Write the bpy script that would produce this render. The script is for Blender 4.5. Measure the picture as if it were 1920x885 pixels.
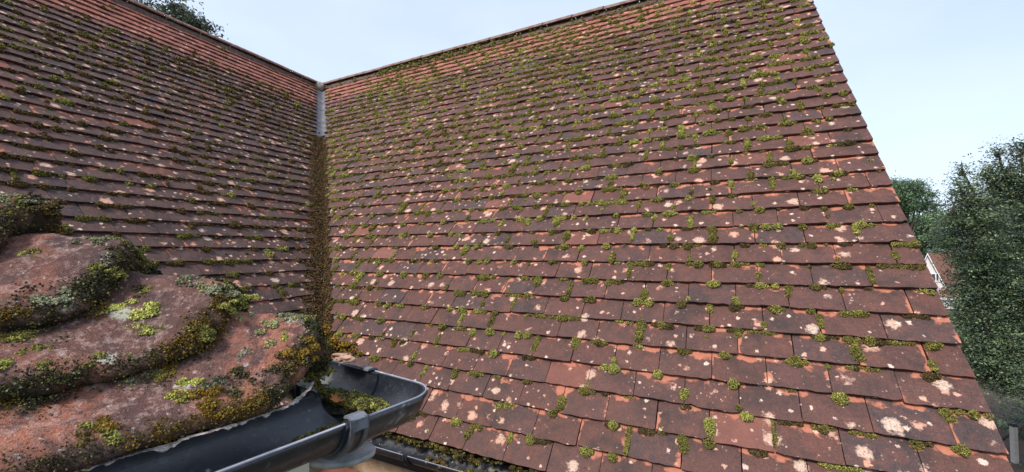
import bpy, math, random
import numpy as np
from mathutils import Matrix, Vector, Quaternion
R = math.radians
rng = np.random.default_rng(11)
random.seed(5)
for o in list(bpy.data.objects): bpy.data.objects.remove(o)
scene = bpy.context.scene
COL = scene.collection
Z0 = 5.5                                   # height of the camera above the ground

# ------------------------------------------------------------------ camera
cam = bpy.data.objects.new('camera', bpy.data.cameras.new('camera')); COL.objects.link(cam)
FPX = 775.53; PITCH = 1.928; ROLL = 0.15
cam.data.sensor_width = 36; cam.data.lens = FPX / 1920 * 36
cam.data.clip_start = 0.02; cam.data.clip_end = 2000
cam.location = (0, 0, Z0)
cam.rotation_euler = (Matrix.Rotation(R(90 + PITCH), 3, 'X') @ Matrix.Rotation(R(-ROLL), 3, 'Z')).to_euler()
scene.camera = cam
# ------------------------------------------------------------------ sky
SUN_EL, SUN_HEAD = 46, 222                 # heading clockwise from +Y
w = bpy.data.worlds.new('World'); scene.world = w; w.use_nodes = True
nt = w.node_tree; nt.nodes.clear()
def N_(nt, t, **k):
    n = nt.nodes.new(t)
    for a, b in k.items(): setattr(n, a, b)
    return n
wo = N_(nt, 'ShaderNodeOutputWorld'); bg = N_(nt, 'ShaderNodeBackground')
sky = N_(nt, 'ShaderNodeTexSky', sky_type='NISHITA', sun_disc=False)
sky.sun_elevation = R(SUN_EL); sky.sun_rotation = R(SUN_HEAD); sky.air_density = 1.0; sky.dust_density = 1.5; sky.ozone_density = 1.5
tc = N_(nt, 'ShaderNodeTexCoord'); mp = N_(nt, 'ShaderNodeMapping'); mp.inputs['Scale'].default_value = (1, 1, 2.0)
no = N_(nt, 'ShaderNodeTexNoise'); no.inputs['Scale'].default_value = 1.3; no.inputs['Detail'].default_value = 6; no.inputs['Roughness'].default_value = .5
rp = N_(nt, 'ShaderNodeValToRGB'); rp.color_ramp.elements[0].position = .34; rp.color_ramp.elements[1].position = .66
rp.color_ramp.elements[0].color = (.55, .55, .55, 1); rp.color_ramp.elements[1].color = (.82, .82, .82, 1)
mx = N_(nt, 'ShaderNodeMix', data_type='RGBA'); mx.inputs[7].default_value = (5.3, 6.1, 7.5, 1)   # thin high cloud
nt.links.new(tc.outputs['Generated'], mp.inputs[0]); nt.links.new(mp.outputs[0], no.inputs[0]); nt.links.new(no.outputs[0], rp.inputs[0])
nt.links.new(rp.outputs[0], mx.inputs[0]); nt.links.new(sky.outputs[0], mx.inputs[6]); nt.links.new(mx.outputs[2], bg.inputs[0])
nt.links.new(bg.outputs[0], wo.inputs[0]); bg.inputs[1].default_value = 0.110
# ------------------------------------------------------------------ sun
sl = bpy.data.lights.new('sun', 'SUN'); sl.energy = 2.7; sl.angle = R(12); sl.color = (1, .95, .88)
sun = bpy.data.objects.new('sun', sl); COL.objects.link(sun)
sd = Vector((math.sin(R(SUN_HEAD)) * math.cos(R(SUN_EL)), math.cos(R(SUN_HEAD)) * math.cos(R(SUN_EL)), math.sin(R(SUN_EL))))
sun.rotation_euler = sd.to_track_quat('Z', 'Y').to_euler(); sun.location = (0, 0, 30)
scene.view_settings.view_transform = 'Standard'; scene.view_settings.look = 'None'
scene.view_settings.exposure = 0.74; scene.view_settings.gamma = 1; scene.view_settings.use_curve_mapping = False
scene.render.engine = 'CYCLES'

# ------------------------------------------------------------------ helpers
def lat(ix, iy, iz):
    h = (ix.astype(np.int64) * 374761393 + iy.astype(np.int64) * 668265263 + iz.astype(np.int64) * 2147483647 + 12345) & 0xffffffff
    h = ((h ^ (h >> 13)) * 1274126177) & 0xffffffff
    h = (h ^ (h >> 16)) & 0xffffffff
    return h / 4294967295.0
def vnoise(p):
    p = np.asarray(p, float); i = np.floor(p).astype(np.int64); f = p - i; f = f * f * (3 - 2 * f)
    r = 0
    for dx in (0, 1):
        for dy in (0, 1):
            for dz in (0, 1):
                wgt = (f[..., 0] if dx else 1 - f[..., 0]) * (f[..., 1] if dy else 1 - f[..., 1]) * (f[..., 2] if dz else 1 - f[..., 2])
                r = r + wgt * lat(i[..., 0] + dx, i[..., 1] + dy, i[..., 2] + dz)
    return r * 2 - 1
def fbm(p, o=3):
    p = np.asarray(p, float); s = 0; a = 1; t = 0
    for k in range(o): s = s + a * vnoise(p * 2**k + 17.3 * k); t += a; a *= .5
    return s / t
def grid_faces(nr, nc, off=0):
    i = np.arange(nr - 1)[:, None] * nc + np.arange(nc - 1)[None]
    return (np.stack([i, i + 1, i + nc + 1, i + nc], -1).reshape(-1, 4) + off)
WM = {}
def mesh(name, V, F, mat, parent=None, M=None, attrs=None, smooth=False, world=True):
    """V Nx3 (in frame M if given, else world), F list of face arrays"""
    if isinstance(F, np.ndarray): F = [F]
    me = bpy.data.meshes.new(name); V = np.asarray(V, dtype=np.float32)
    me.vertices.add(len(V)); me.vertices.foreach_set('co', V.ravel())
    idx = np.concatenate([np.asarray(f).ravel() for f in F]).astype(np.int32)
    tot = np.concatenate([np.full(len(f), np.asarray(f).shape[1]) for f in F]).astype(np.int32)
    st = np.concatenate([[0], np.cumsum(tot)[:-1]]).astype(np.int32)
    me.loops.add(len(idx)); me.loops.foreach_set('vertex_index', idx)
    me.polygons.add(len(tot)); me.polygons.foreach_set('loop_start', st); me.polygons.foreach_set('loop_total', tot)
    if attrs:
        for an, av in attrs.items():
            a = me.attributes.new(an, 'FLOAT_VECTOR', 'POINT'); a.data.foreach_set('vector', np.asarray(av, dtype=np.float32).ravel())
    me.update(calc_edges=True); me.validate()
    me.polygons.foreach_set('use_smooth', np.full(len(me.polygons), smooth))
    if mat: me.materials.append(mat)
    o = bpy.data.objects.new(name, me); COL.objects.link(o)
    put(o, M if M is not None else Matrix.Identity(4), parent)
    return o
def put(o, M, parent=None):
    if parent is not None:
        o.parent = parent; o.matrix_basis = WM[parent.name].inverted() @ M
    else: o.matrix_basis = M
    WM[o.name] = M
def empty(name, loc):
    o = bpy.data.objects.new(name, None); COL.objects.link(o); put(o, Matrix.Translation(loc)); return o
def tag(o, label=None, cat=None, group=None, kind=None):
    if label: o['label'] = label
    if cat: o['category'] = cat
    if group: o['group'] = group
    if kind: o['kind'] = kind
    return o
class MB:
    def __init__(s): s.V = []; s.F = {3: [], 4: []}; s.n = 0
    def add(s, V, F):
        V = np.asarray(V, float).reshape(-1, 3); F = np.asarray(F)
        if F.ndim == 1: F = F[None]
        s.V.append(V); s.F[F.shape[1]].append(F + s.n); s.n += len(V)
    def box(s, lo, hi, M=None):
        a, b = np.array(lo, float), np.array(hi, float)
        V = np.array([[x, y, z] for x in (a[0], b[0]) for y in (a[1], b[1]) for z in (a[2], b[2])])
        if M is not None: V = V @ np.array(M)[:3, :3].T + np.array(M)[:3, 3]
        s.add(V, [[0, 1, 3, 2], [4, 6, 7, 5], [0, 4, 5, 1], [2, 3, 7, 6], [0, 2, 6, 4], [1, 5, 7, 3]])
    def tube(s, P, r, n=8):
        P = np.asarray(P, float); r = np.broadcast_to(r, len(P)); rings = []
        for i in range(len(P)):
            d = P[min(i + 1, len(P) - 1)] - P[max(i - 1, 0)]; d /= np.linalg.norm(d) + 1e-12
            u = np.cross(d, (0, 0, 1) if abs(d[2]) < .9 else (1, 0, 0)); u /= np.linalg.norm(u); v = np.cross(d, u)
            t = np.arange(n) * 2 * math.pi / n
            rings.append(P[i] + r[i] * (np.cos(t)[:, None] * u + np.sin(t)[:, None] * v))
        V = np.concatenate(rings); F = []
        for i in range(len(P) - 1):
            for k in range(n): F.append([i * n + k, i * n + (k + 1) % n, (i + 1) * n + (k + 1) % n, (i + 1) * n + k])
        s.add(V, F)
        for ci, ring in ((0, 0), (1, len(P) - 1)):
            s.add(np.vstack([P[0 if ci == 0 else -1][None], rings[ring]]), [[0, 1 + k, 1 + (k + 1) % n] for k in range(n)])
    def build(s, name, mat, parent=None, M=None, smooth=False):
        F = [np.concatenate(f) for f in s.F.values() if f]
        return mesh(name, np.concatenate(s.V), F, mat, parent, M, None, smooth)
def frame(O, X, Y, Z):
    M = Matrix.Identity(4)
    for i, c in enumerate((X, Y, Z)):
        for r_ in range(3): M[r_][i] = float(c[r_])
    for r_ in range(3): M[r_][3] = float(O[r_])
    return M
# pixel ray of the 1920 px photograph, and projection (used only to read real positions off the surfaces)
CR = np.array(cam.rotation_euler.to_matrix())
CP = np.array([0, 0, Z0])
def ray(x, y):
    return CR @ np.array([(x - 960) / FPX, -(y - 442.5) / FPX, -1.])
def atz(x, y, z):
    d = ray(x, y); return CP + d * (z / d[2])
def atY(x, y, Y):
    d = ray(x, y); return CP + d * (Y / d[1])
def project(P):
    q = (np.asarray(P) - CP) @ CR
    return np.stack([960 + FPX * q[..., 0] / -q[..., 2], 442.5 - FPX * q[..., 1] / -q[..., 2], -q[..., 2]], -1)

# ------------------------------------------------------------------ materials
class Mat:
    def __init__(s, name, rough=.8, spec=.3):
        s.m = bpy.data.materials.new(name); s.m.use_nodes = True; s.nt = s.m.node_tree
        s.b = s.nt.nodes['Principled BSDF']; s.b.inputs['Roughness'].default_value = rough
        s.b.inputs['Specular IOR Level'].default_value = spec
        s.co = s.nt.nodes.new('ShaderNodeTexCoord').outputs['Object']
    def n(s, t, **k): return N_(s.nt, t, **k)
    def l(s, a, b): s.nt.links.new(a, b)
    def noise(s, sc, det=4, ro=.55, vec=None, dist=0):
        n = s.n('ShaderNodeTexNoise'); n.inputs['Scale'].default_value = sc; n.inputs['Detail'].default_value = det
        n.inputs['Roughness'].default_value = ro; n.inputs['Distortion'].default_value = dist
        s.l(vec or s.co, n.inputs['Vector']); return n.outputs['Fac']
    def ramp(s, x, a, b, lo=0., hi=1.):
        n = s.n('ShaderNodeMapRange'); n.clamp = True
        n.inputs[1].default_value = a; n.inputs[2].default_value = b; n.inputs[3].default_value = lo; n.inputs[4].default_value = hi
        s.l(x, n.inputs[0]); return n.outputs[0]
    def mth(s, op, a, b=0.):
        n = s.n('ShaderNodeMath', operation=op)
        for i, v in enumerate((a, b)):
            if isinstance(v, (int, float)): n.inputs[i].default_value = v
            else: s.l(v, n.inputs[i])
        return n.outputs[0]
    def mix(s, f, a, b, blend='MIX'):
        n = s.n('ShaderNodeMix', data_type='RGBA', blend_type=blend)
        for i, v in ((0, f), (6, a), (7, b)):
            if isinstance(v, (int, float)): n.inputs[i].default_value = v
            elif isinstance(v, tuple): n.inputs[i].default_value = (*v, 1)
            else: s.l(v, n.inputs[i])
        return n.outputs[2]
    def attr(s, nm):
        a = s.n('ShaderNodeAttribute', attribute_name=nm); sp = s.n('ShaderNodeSeparateXYZ'); s.l(a.outputs['Vector'], sp.inputs[0])
        return sp.outputs[0], sp.outputs[1], sp.outputs[2], a.outputs['Vector']
    def vor(s, sc, vec=None, feature='F1', rand=1):
        v = s.n('ShaderNodeTexVoronoi', feature=feature); v.inputs['Scale'].default_value = sc; v.inputs['Randomness'].default_value = rand
        s.l(vec or s.co, v.inputs['Vector']); return v
    def warp(s, amt, sc):
        n = s.n('ShaderNodeTexNoise'); n.inputs['Scale'].default_value = sc; n.inputs['Detail'].default_value = 3; s.l(s.co, n.inputs['Vector'])
        a = s.n('ShaderNodeVectorMath', operation='SUBTRACT'); s.l(n.outputs['Color'], a.inputs[0]); a.inputs[1].default_value = (.5, .5, .5)
        b = s.n('ShaderNodeVectorMath', operation='SCALE'); s.l(a.outputs[0], b.inputs[0]); b.inputs['Scale'].default_value = amt
        c = s.n('ShaderNodeVectorMath', operation='ADD'); s.l(b.outputs[0], c.inputs[0]); s.l(s.co, c.inputs[1]); return c.outputs[0]
    def col(s, c):
        if isinstance(c, tuple): s.b.inputs['Base Color'].default_value = (*c, 1)
        else: s.l(c, s.b.inputs['Base Color'])
    def bump(s, h, st=.5, d=.002):
        n = s.n('ShaderNodeBump'); n.inputs['Strength'].default_value = st; n.inputs['Distance'].default_value = d
        s.l(h, n.inputs['Height']); s.l(n.outputs[0], s.b.inputs['Normal'])

def spots(m, scale, rad, frac, wsc, wamt, seed=0.):
    """round lichen rosettes: share `frac` of the cells hold one, ragged outline"""
    v = m.vor(scale, m.warp(wamt, wsc), rand=1.)
    sp = m.n('ShaderNodeSeparateXYZ'); m.l(v.outputs['Color'], sp.inputs[0])
    r = m.ramp(sp.outputs[0], 1 - frac, 1, rad * .35, rad)
    on = m.mth('GREATER_THAN', sp.outputs[0], 1 - frac)
    d = m.mth('SUBTRACT', r, v.outputs['Distance'])
    rag = m.mth('MULTIPLY', m.mth('SUBTRACT', m.noise(scale * 9, 4, .7), .5), .75)
    return m.mth('MULTIPLY', m.ramp(m.mth('ADD', m.mth('ADD', d, .03), m.mth('MULTIPLY', rag, .62)), 0, .10), on), sp.outputs[1], d

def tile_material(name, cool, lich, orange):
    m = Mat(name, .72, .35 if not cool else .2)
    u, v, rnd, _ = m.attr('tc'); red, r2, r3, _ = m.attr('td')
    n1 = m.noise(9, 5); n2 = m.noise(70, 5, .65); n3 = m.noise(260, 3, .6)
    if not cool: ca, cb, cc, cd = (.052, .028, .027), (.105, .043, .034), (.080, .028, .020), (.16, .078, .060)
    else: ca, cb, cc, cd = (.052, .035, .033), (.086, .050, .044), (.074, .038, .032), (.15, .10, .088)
    base = m.mix(m.ramp(n1, .3, .7), ca, cb)
    base = m.mix(m.ramp(rnd, 0, 1, 0, .65), base, cc)
    base = m.mix(m.mth('MULTIPLY', m.ramp(r2, .76, .92), .7), base, (.034, .030, .034))
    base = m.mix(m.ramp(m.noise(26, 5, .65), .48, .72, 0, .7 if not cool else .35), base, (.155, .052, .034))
    base = m.mix(m.ramp(n2, .42, .75, 0, .5), base, cd)
    base = m.mix(m.ramp(m.noise(6, 5, .7, m.warp(.1, 8)), .50, .68, 0, .75), base, (.026, .020, .019))   # sooty growth
    base = m.mix(m.ramp(n3, .55, .66, 0, .7), base, (.022, .015, .013))
    base = m.mix(m.ramp(m.noise(420, 2, .7), .60, .72, 0, .6), base, (.26, .16, .13))
    # newer red tiles near the ridge
    rn = m.mth('MULTIPLY', red, m.ramp(n1, .25, .6, .55, 1))
    base = m.mix(rn, base, m.mix(n2, (.25, .075, .050), (.36, .135, .095)))
    # bare terracotta where moss has come away: just under the course above, and at the joints
    e1 = m.ramp(v, .55, .95); ju = m.mth('ABSOLUTE', m.mth('SUBTRACT', u, .5)); e2 = m.mth('MULTIPLY', m.ramp(ju, .36, .48), m.ramp(r3, .6, .7))
    e = m.mth('MAXIMUM', e1, m.mth('MULTIPLY', e2, .95))
    on = m.mth('ADD', m.mth('MULTIPLY', e, .30), m.noise(19, 3, .5, m.warp(.02, 30)))
    on = m.mth('ADD', on, m.mth('MULTIPLY', m.mth('SUBTRACT', m.noise(1.1, 2), .5), .35))
    om = m.mth('MULTIPLY', m.ramp(on, orange, orange + .07), m.ramp(e, .05, .3))
    base = m.mix(om, base, m.mix(n2, (.30, .080, .042), (.46, .19, .12)))
    # lichens
    s1, c1, d1 = spots(m, 14, .34, lich, 45, .035)
    s2, c2, d2 = spots(m, 38, .36, lich * .55, 90, .018)
    s3, c3, d3 = spots(m, 110, .34, .14, 300, .004)
    mott = m.ramp(m.noise(190, 3, .7), .34, .55)
    lc = m.mix(m.ramp(d1, 0, .16), m.mix(c1, (.50, .22, .14), (.52, .38, .30)), m.mix(c1, (.54, .30, .21), (.58, .43, .33))); lc2 = m.mix(c2, (.66, .52, .43), (.52, .25, .16))
    base = m.mix(m.mth('MULTIPLY', s1, m.mth('MAXIMUM', m.ramp(mott, 0, 1, .3, .95), m.ramp(c1, .2, .3, .9, 0))), base, lc)
    base = m.mix(m.mth('MULTIPLY', s2, m.ramp(mott, 0, 1, .6, 1)), base, lc2)
    base = m.mix(m.mth('MULTIPLY', s3, m.ramp(m.noise(7, 3), .45, .6, .0, .75)), base, (.46, .36, .32))
    m.col(base)
    h = m.mth('ADD', m.mth('MULTIPLY', n2, .8), m.mth('MULTIPLY', n3, .6)); m.bump(h, .6, .003)
    m.l(m.ramp(n2, .3, .7, .62, .85), m.b.inputs['Roughness'])
    return m.m
M_TILE_A = tile_material('weathered_clay_tile', False, .47, .780)
M_TILE_B = tile_material('weathered_clay_tile_shaded', True, .58, .80)  # greyer copy of the tile clay; left slope's shade and sky sheen put into colour

def hip_material():
    m = Mat('old_hip_tile', .85, .25)
    n1 = m.noise(11, 6, .7); n2 = m.noise(95, 5, .7); n3 = m.noise(420, 4, .7); n4 = m.noise(20, 7, .72, m.warp(.05, 20))
    base = m.mix(m.ramp(n1, .35, .65), (.072, .045, .045), (.15, .075, .062))
    big = m.ramp(m.noise(5, 3), .40, .52, .2, 1)
    base = m.mix(m.mth('MULTIPLY', m.ramp(n4, .44, .55, 0, .9), big), base, (.42, .16, .10))
    base = m.mix(m.mth('MULTIPLY', m.ramp(n2, .50, .62, 0, .7), m.ramp(m.noise(8, 3), .4, .6, .25, 1)), base, (.44, .29, .25))
    base = m.mix(m.ramp(n3, .56, .66, 0, .85), base, (.035, .026, .026))
    base = m.mix(m.ramp(m.noise(150, 3, .7), .62, .70, 0, .7), base, (.56, .47, .42))
    s1, c1, d1 = spots(m, 30, .36, .22, 150, .012)
    base = m.mix(m.mth('MULTIPLY', s1, m.ramp(m.noise(260, 2), .4, .5, .2, .95)), base, m.mix(c1, (.62, .52, .45), (.45, .45, .34)))
    dk, _, _, _ = m.attr('dirt')
    base = m.mix(m.mth('MULTIPLY', dk, .93), base, m.mix(n2, (.020, .015, .010), (.055, .042, .022)))
    m.col(base); m.bump(m.mth('ADD', n2, m.mth('MULTIPLY', n3, .6)), 1., .006)
    return m.m
M_HIP = hip_material()

def attr_mat(name, rough=.9, spec=.15, nsc=400, sub=0.):
    m = Mat(name, rough, spec); _, _, _, c = m.attr('cl')
    m.col(m.mix(m.ramp(m.noise(nsc, 2), .3, .7, 0, .45), c, m.mix(1., c, (.45, .45, .4), 'MULTIPLY')))
    if sub: m.b.inputs['Subsurface Weight'].default_value = sub
    return m.m
M_MOSS = attr_mat('moss', .95, .1)
M_LEAF = attr_mat('foliage', .5, .4, 3)
_n = M_LEAF.node_tree; _b = _n.nodes['Principled BSDF']; _t = _n.nodes.new('ShaderNodeBsdfTranslucent'); _m = _n.nodes.new('ShaderNodeMixShader'); _m.inputs[0].default_value = .4
_n.links.new(_b.inputs['Base Color'].links[0].from_socket, _t.inputs[0]); _n.links.new(_b.outputs[0], _m.inputs[1]); _n.links.new(_t.outputs[0], _m.inputs[2]); _n.links.new(_m.outputs[0], _n.nodes['Material Output'].inputs[0])
def plain(name, c, rough=.6, spec=.3, c2=None, nsc=20, bump=0., metal=0.):
    m = Mat(name, rough, spec)
    if c2: m.col(m.mix(m.ramp(m.noise(nsc, 5, .6), .35, .65), c, c2))
    else: m.col(c)
    if bump: m.bump(m.noise(nsc * 3, 4, .6), bump, .004)
    m.b.inputs['Metallic'].default_value = metal
    return m.m
def gutter_material():
    m = Mat('black_gutter_plastic', .34, .5)
    n1 = m.noise(14, 5, .6); n2 = m.noise(120, 3, .6)
    c = m.mix(m.ramp(n1, .35, .7), (.014, .016, .022), (.034, .038, .050))
    c = m.mix(m.ramp(n2, .58, .72, 0, .45), c, (.10, .10, .10))
    s1, c1, d = spots(m, 90, .3, .10, 200, .004)
    c = m.mix(m.mth('MULTIPLY', s1, .75), c, (.40, .38, .35))
    sm = m.mth('MULTIPLY', m.ramp(m.noise(9, 4, .7, m.warp(.1, 14)), .60, .68), m.ramp(n2, .4, .6)); c = m.mix(m.mth('MULTIPLY', sm, .55), c, (.34, .35, .36))
    m.col(c); m.l(m.ramp(n1, .3, .7, .30, .5), m.b.inputs['Roughness']); m.b.inputs['Coat Weight'].default_value = .2; m.b.inputs['Coat Roughness'].default_value = .18
    drops, _, _ = spots(m, 200, .38, .35, 100, .002)
    m.bump(m.mth('ADD', drops, m.mth('MULTIPLY', n2, .5)), .35, .0012)
    return m.m
M_GUT = gutter_material()
M_RIM2 = plain('bracket_grey', (.055, .06, .072), .35, .5, (.10, .105, .12), 60)
M_LEAD = plain('lead_sheet', (.08, .08, .09), .7, .3, (.165, .16, .175), 12, .4, .2)
M_MORTAR = plain('mortar', (.16, .145, .12), .95, .1, (.30, .27, .23), 45, .8)
M_RIDGE = plain('ridge_clay', (.13, .055, .042), .85, .2, (.24, .17, .14), 22, .6)
M_UNDER = plain('dark_under_layer', (.012, .010, .010), .95, .05)
M_CREAM = plain('cream_render', (.62, .55, .44), .9, .2, (.70, .64, .54), 6, .2)
M_TAN = plain('sandy_render', (.36, .235, .15), .92, .15, (.48, .33, .22), 30, .7)
M_REDWALL = plain('red_brick', (.16, .055, .04), .85, .2, (.24, .085, .055), 14, .5)

# ------------------------------------------------------------------ beads: tiny moss cushions built of leafy grains
OCT = np.array([[1, 0, 0], [0, 1, 0], [-1, 0, 0], [0, -1, 0], [0, 0, 1.25], [0, 0, -.9]], float)
OCTF = np.array([[0, 1, 4], [1, 2, 4], [2, 3, 4], [3, 0, 4], [1, 0, 5], [2, 1, 5], [3, 2, 5], [0, 3, 5]])
def beads(C, S, K, axis=(0, 0, 1)):
    n = len(C); q = rng.normal(size=(n, 3, 3)); q[:, 2] = np.asarray(axis) * 1.6 + q[:, 2] * .6
    z = q[:, 2] / np.linalg.norm(q[:, 2], axis=1)[:, None]; x = np.cross(z, q[:, 0]); x /= np.linalg.norm(x, axis=1)[:, None]; y = np.cross(z, x)
    o = OCT[None] * rng.uniform(.7, 1.3, (n, 6, 1))
    V = C[:, None] + S[:, None, None] * (o[:, :, 0:1] * x[:, None] + o[:, :, 1:2] * y[:, None] + o[:, :, 2:3] * z[:, None])
    F = (OCTF[None] + 6 * np.arange(n)[:, None, None]).reshape(-1, 3)
    cl = np.repeat(K, 6, 0).reshape(n, 6, 3) * rng.uniform(.8, 1.2, (n, 6, 1))
    return V.reshape(-1, 3), F, cl.reshape(-1, 3)
def moss_blobs(C, Rr, bs, K, squash=.75, dens=1.5, var=.3):
    """C local centres, Rr radii, bs grain size per blob, K colour per blob -> grain arrays (z is up)"""
    cnt = np.clip((dens * 2.2 * (Rr / bs)**2).astype(int), 5, 1200); idx = np.repeat(np.arange(len(C)), cnt); n = len(idx)
    d = rng.normal(size=(n, 3)); d[:, 2] = np.abs(d[:, 2]); d /= np.linalg.norm(d, axis=1)[:, None]
    rad = Rr[idx] * rng.uniform(.80, 1.04, n) * (1 + .18 * vnoise(d * 2.2 + C[idx] * 57))
    P = C[idx] + d * rad[:, None] * np.array([1, 1, squash])
    col = K[idx] * rng.uniform(1 - var, 1 + var, (n, 1)); yel = rng.random(n)[:, None]
    col = np.where(yel < .24, col * np.array([1.55, 1.45, 1.2]), np.where(yel > .78, col * .42, col))
    return P, bs[idx] * rng.uniform(.7, 1.3, n), col
GREEN = np.array([.190, .180, .050]); LIME = np.array([.31, .31, .085]); BROWN = np.array([.085, .058, .024]); DARK = np.array([.040, .036, .018])
OCHRE = np.array([.20, .125, .025]); GREY = np.array([.185, .19, .125]); SAGE = np.array([.25, .24, .12])

# ------------------------------------------------------------------ the house: frames of the two big slopes
TH, PA = 0.47169573, 0.87209268
O_A = np.array([0.46867632, 1.74270912, -0.22931888 + Z0])
H_A = np.array([math.cos(TH), -math.sin(TH), 0.]); U_A = np.array([math.sin(TH) * math.cos(PA), math.cos(TH) * math.cos(PA), math.sin(PA)])
N_A = np.cross(H_A, U_A); MA = frame(O_A, H_A, U_A, N_A)
SR = 3.22; SE = -.69                                   # ridge and eave along the slope
hval = lambda s: -.83404 * s - 1.83272                 # the valley in slope A's plane
VT = O_A + U_A * SR + H_A * hval(SR); VB = O_A + U_A * SE + H_A * hval(SE)
THB = R(24.2); HB = np.array([math.sin(THB), math.cos(THB), 0.]); NB = np.cross(HB, VT - VB); NB /= np.linalg.norm(NB)
if NB[2] < 0: NB = -NB
UB = np.cross(NB, HB); MBm = frame(VT, HB, UB, NB)
vb = VB - VT; vbx, vby = vb @ HB, vb @ UB              # valley foot in slope B's frame (its origin is the valley head)
slopeB = vbx / vby
NROWB = int(-vby / .098)

house = empty('tiled_house', (0, 2.5, 0))
tag(house, 'mossy red-brown clay tiled house with two steep roof slopes meeting in a valley', 'house')

def tiles(s0, rows, gauge, xmin, xmax, x_off, width, red_fn, seed, dist):
    rg = np.random.default_rng(seed); NU, NV = 9, 4; V = []; F = []; A1 = []; A2 = []; n = 0; joints = []
    gt = grid_faces(NV, NU)
    for j in range(rows):
        s = s0 + j * gauge; lo, hi = xmin(s + .05), xmax(s)
        xs = np.arange(math.floor((lo - x_off) / width) - 1, math.ceil((hi - x_off) / width) + 2) * width + x_off + (j % 2) * width / 2
        xs = xs + rg.normal(0, .0022, len(xs)); sag = .004 * math.sin(j * 2.1)
        ed = [lo] + [x for x in xs if lo + .03 < x < hi - .07] + [hi]
        for i in range(len(ed) - 1):
            a, b = ed[i] + .0012 + max(0, rg.normal(0, .0012)), ed[i + 1] - .0012
            u = np.linspace(0, 1, NU); vv = np.linspace(0, 1, NV)
            X, Yv = np.meshgrid(a + (b - a) * u, vv * (gauge + .022))
            rot = rg.normal(0, .006); lift = abs(rg.normal(0, .0020)); tw = rg.normal(0, .0012)
            Yl = rg.normal(0, .0016)
            Y = s + Yl + sag * vnoise(np.stack([X * 1.3, X * 0 + j, X * 0], -1)) + Yv + (X - (a + b) / 2) * rot
            edge = (vv < .01)[:, None]; jag = rg.normal(0, .0011, (NV, NU)); jag[:, 0] += .0022; jag[:, -1] += .0022
            if rg.random() < .1: jag[:, rg.integers(0, NU)] += .006
            Y = Y + edge * jag
            Zt = .0125 * (1 - Yv / gauge) + .0122 + lift * (1 - Yv / gauge) + tw * (np.linspace(-1, 1, NU)[None]) + .0018 * (1 - (2 * u[None] - 1)**2) * 1.0
            Zt = Zt + .0006 * rg.normal(size=Zt.shape)
            for M2 in (X,):
                np.maximum(M2, xmin(Y) if callable(xmin) else lo, out=M2)
            Xc = np.minimum(X, xmax(Y) + rg.normal(0, .002) if i == len(ed) - 2 else 1e9)
            top = np.stack([Xc, Y, Zt], -1).reshape(-1, 3); th = .0125
            per = np.concatenate([np.arange(NU - 1, -1, -1) + 0, np.arange(1, NV) * NU])      # lower edge then left side
            per2 = np.arange(NV) * NU + NU - 1
            bot = top.copy(); bot[:, 2] -= th * .92; bot[:NU, 1] += .0015
            V.append(top); V.append(bot)
            F.append(gt + n)
            k = NU * NV
            f2 = [[q + 1, q, q + k, q + 1 + k] for q in range(NU - 1)]
            f2 += [[q * NU, (q + 1) * NU, (q + 1) * NU + k, q * NU + k] for q in range(NV - 1)]
            f2 += [[(q + 1) * NU + NU - 1, q * NU + NU - 1, q * NU + NU - 1 + k, (q + 1) * NU + NU - 1 + k] for q in range(NV - 1)]
            F.append(np.array(f2) + n); F.append(gt[:, ::-1] + n + k)
            n += 2 * k
            uu = np.tile(u, NV); v2 = np.repeat(vv * (gauge + .022) / gauge, NU); r1, r2, r3 = rg.random(3); rd = red_fn(s, (a + b) / 2) * rg.uniform(.6, 1.0)
            if rg.random() < .03: rd = max(rd, rg.uniform(.15, .5))
            one = np.stack([uu, v2, np.full(k, r1)], -1); two = np.stack([np.full(k, rd), np.full(k, r2), np.full(k, r3)], -1)
            A1 += [one, one]; A2 += [two, two]
            joints.append((a, b, s, j))
    return np.concatenate(V), np.concatenate(F), np.concatenate(A1), np.concatenate(A2), joints
def st(x, a, b):
    t = np.clip((x - a) / (b - a), 0, 1); return t * t * (3 - 2 * t)

GA = .1; rowsA = int(round((SR - .02 - SE) / GA))
xminA = lambda s: hval(s) + .068; xmaxA = lambda s: .9925 - .022 * s
redA = lambda s, x: .95 * float(st(s, 2.5 + .1 * math.sin(x * 3) + .12 * st(x, -.8, .6), 2.75)) * (1 - .8 * float(st(x, .3, 1.0)))
V, F, a1, a2, JA = tiles(SE, rowsA, GA, xminA, xmaxA, 0., .165, redA, 3, 2)
slopeA = mesh('roof_slope', V, F, M_TILE_A, house, MA, {'tc': a1, 'td': a2})
slopeA['label'] = 'right-hand slope of dark red clay tiles with green moss'
# dark sheet added under slope A to stop light leaking between the tiles
q = np.array([[hval(SE), SE + .02, .004], [xmaxA(SE) - .03, SE + .02, .004], [xmaxA(SR) - .03, SR, .004], [hval(SR), SR, .004]])
q2 = q.copy(); q2[:, 2] -= .06
def slab(name, q, dz, mat, M, parent):
    q2 = q.copy(); q2[:, 2] -= dz; n = len(q)
    f = [np.arange(n)[None], (np.arange(n)[::-1] + n)[None]]
    sd_ = np.array([[i, i + n, (i + 1) % n + n, (i + 1) % n] for i in range(n)])
    return mesh(name, np.vstack([q, q2]), [f[0], f[1], sd_], mat, parent, M)
slab('light_stop_sheet', q, .05, M_UNDER, MA, slopeA)

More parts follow.
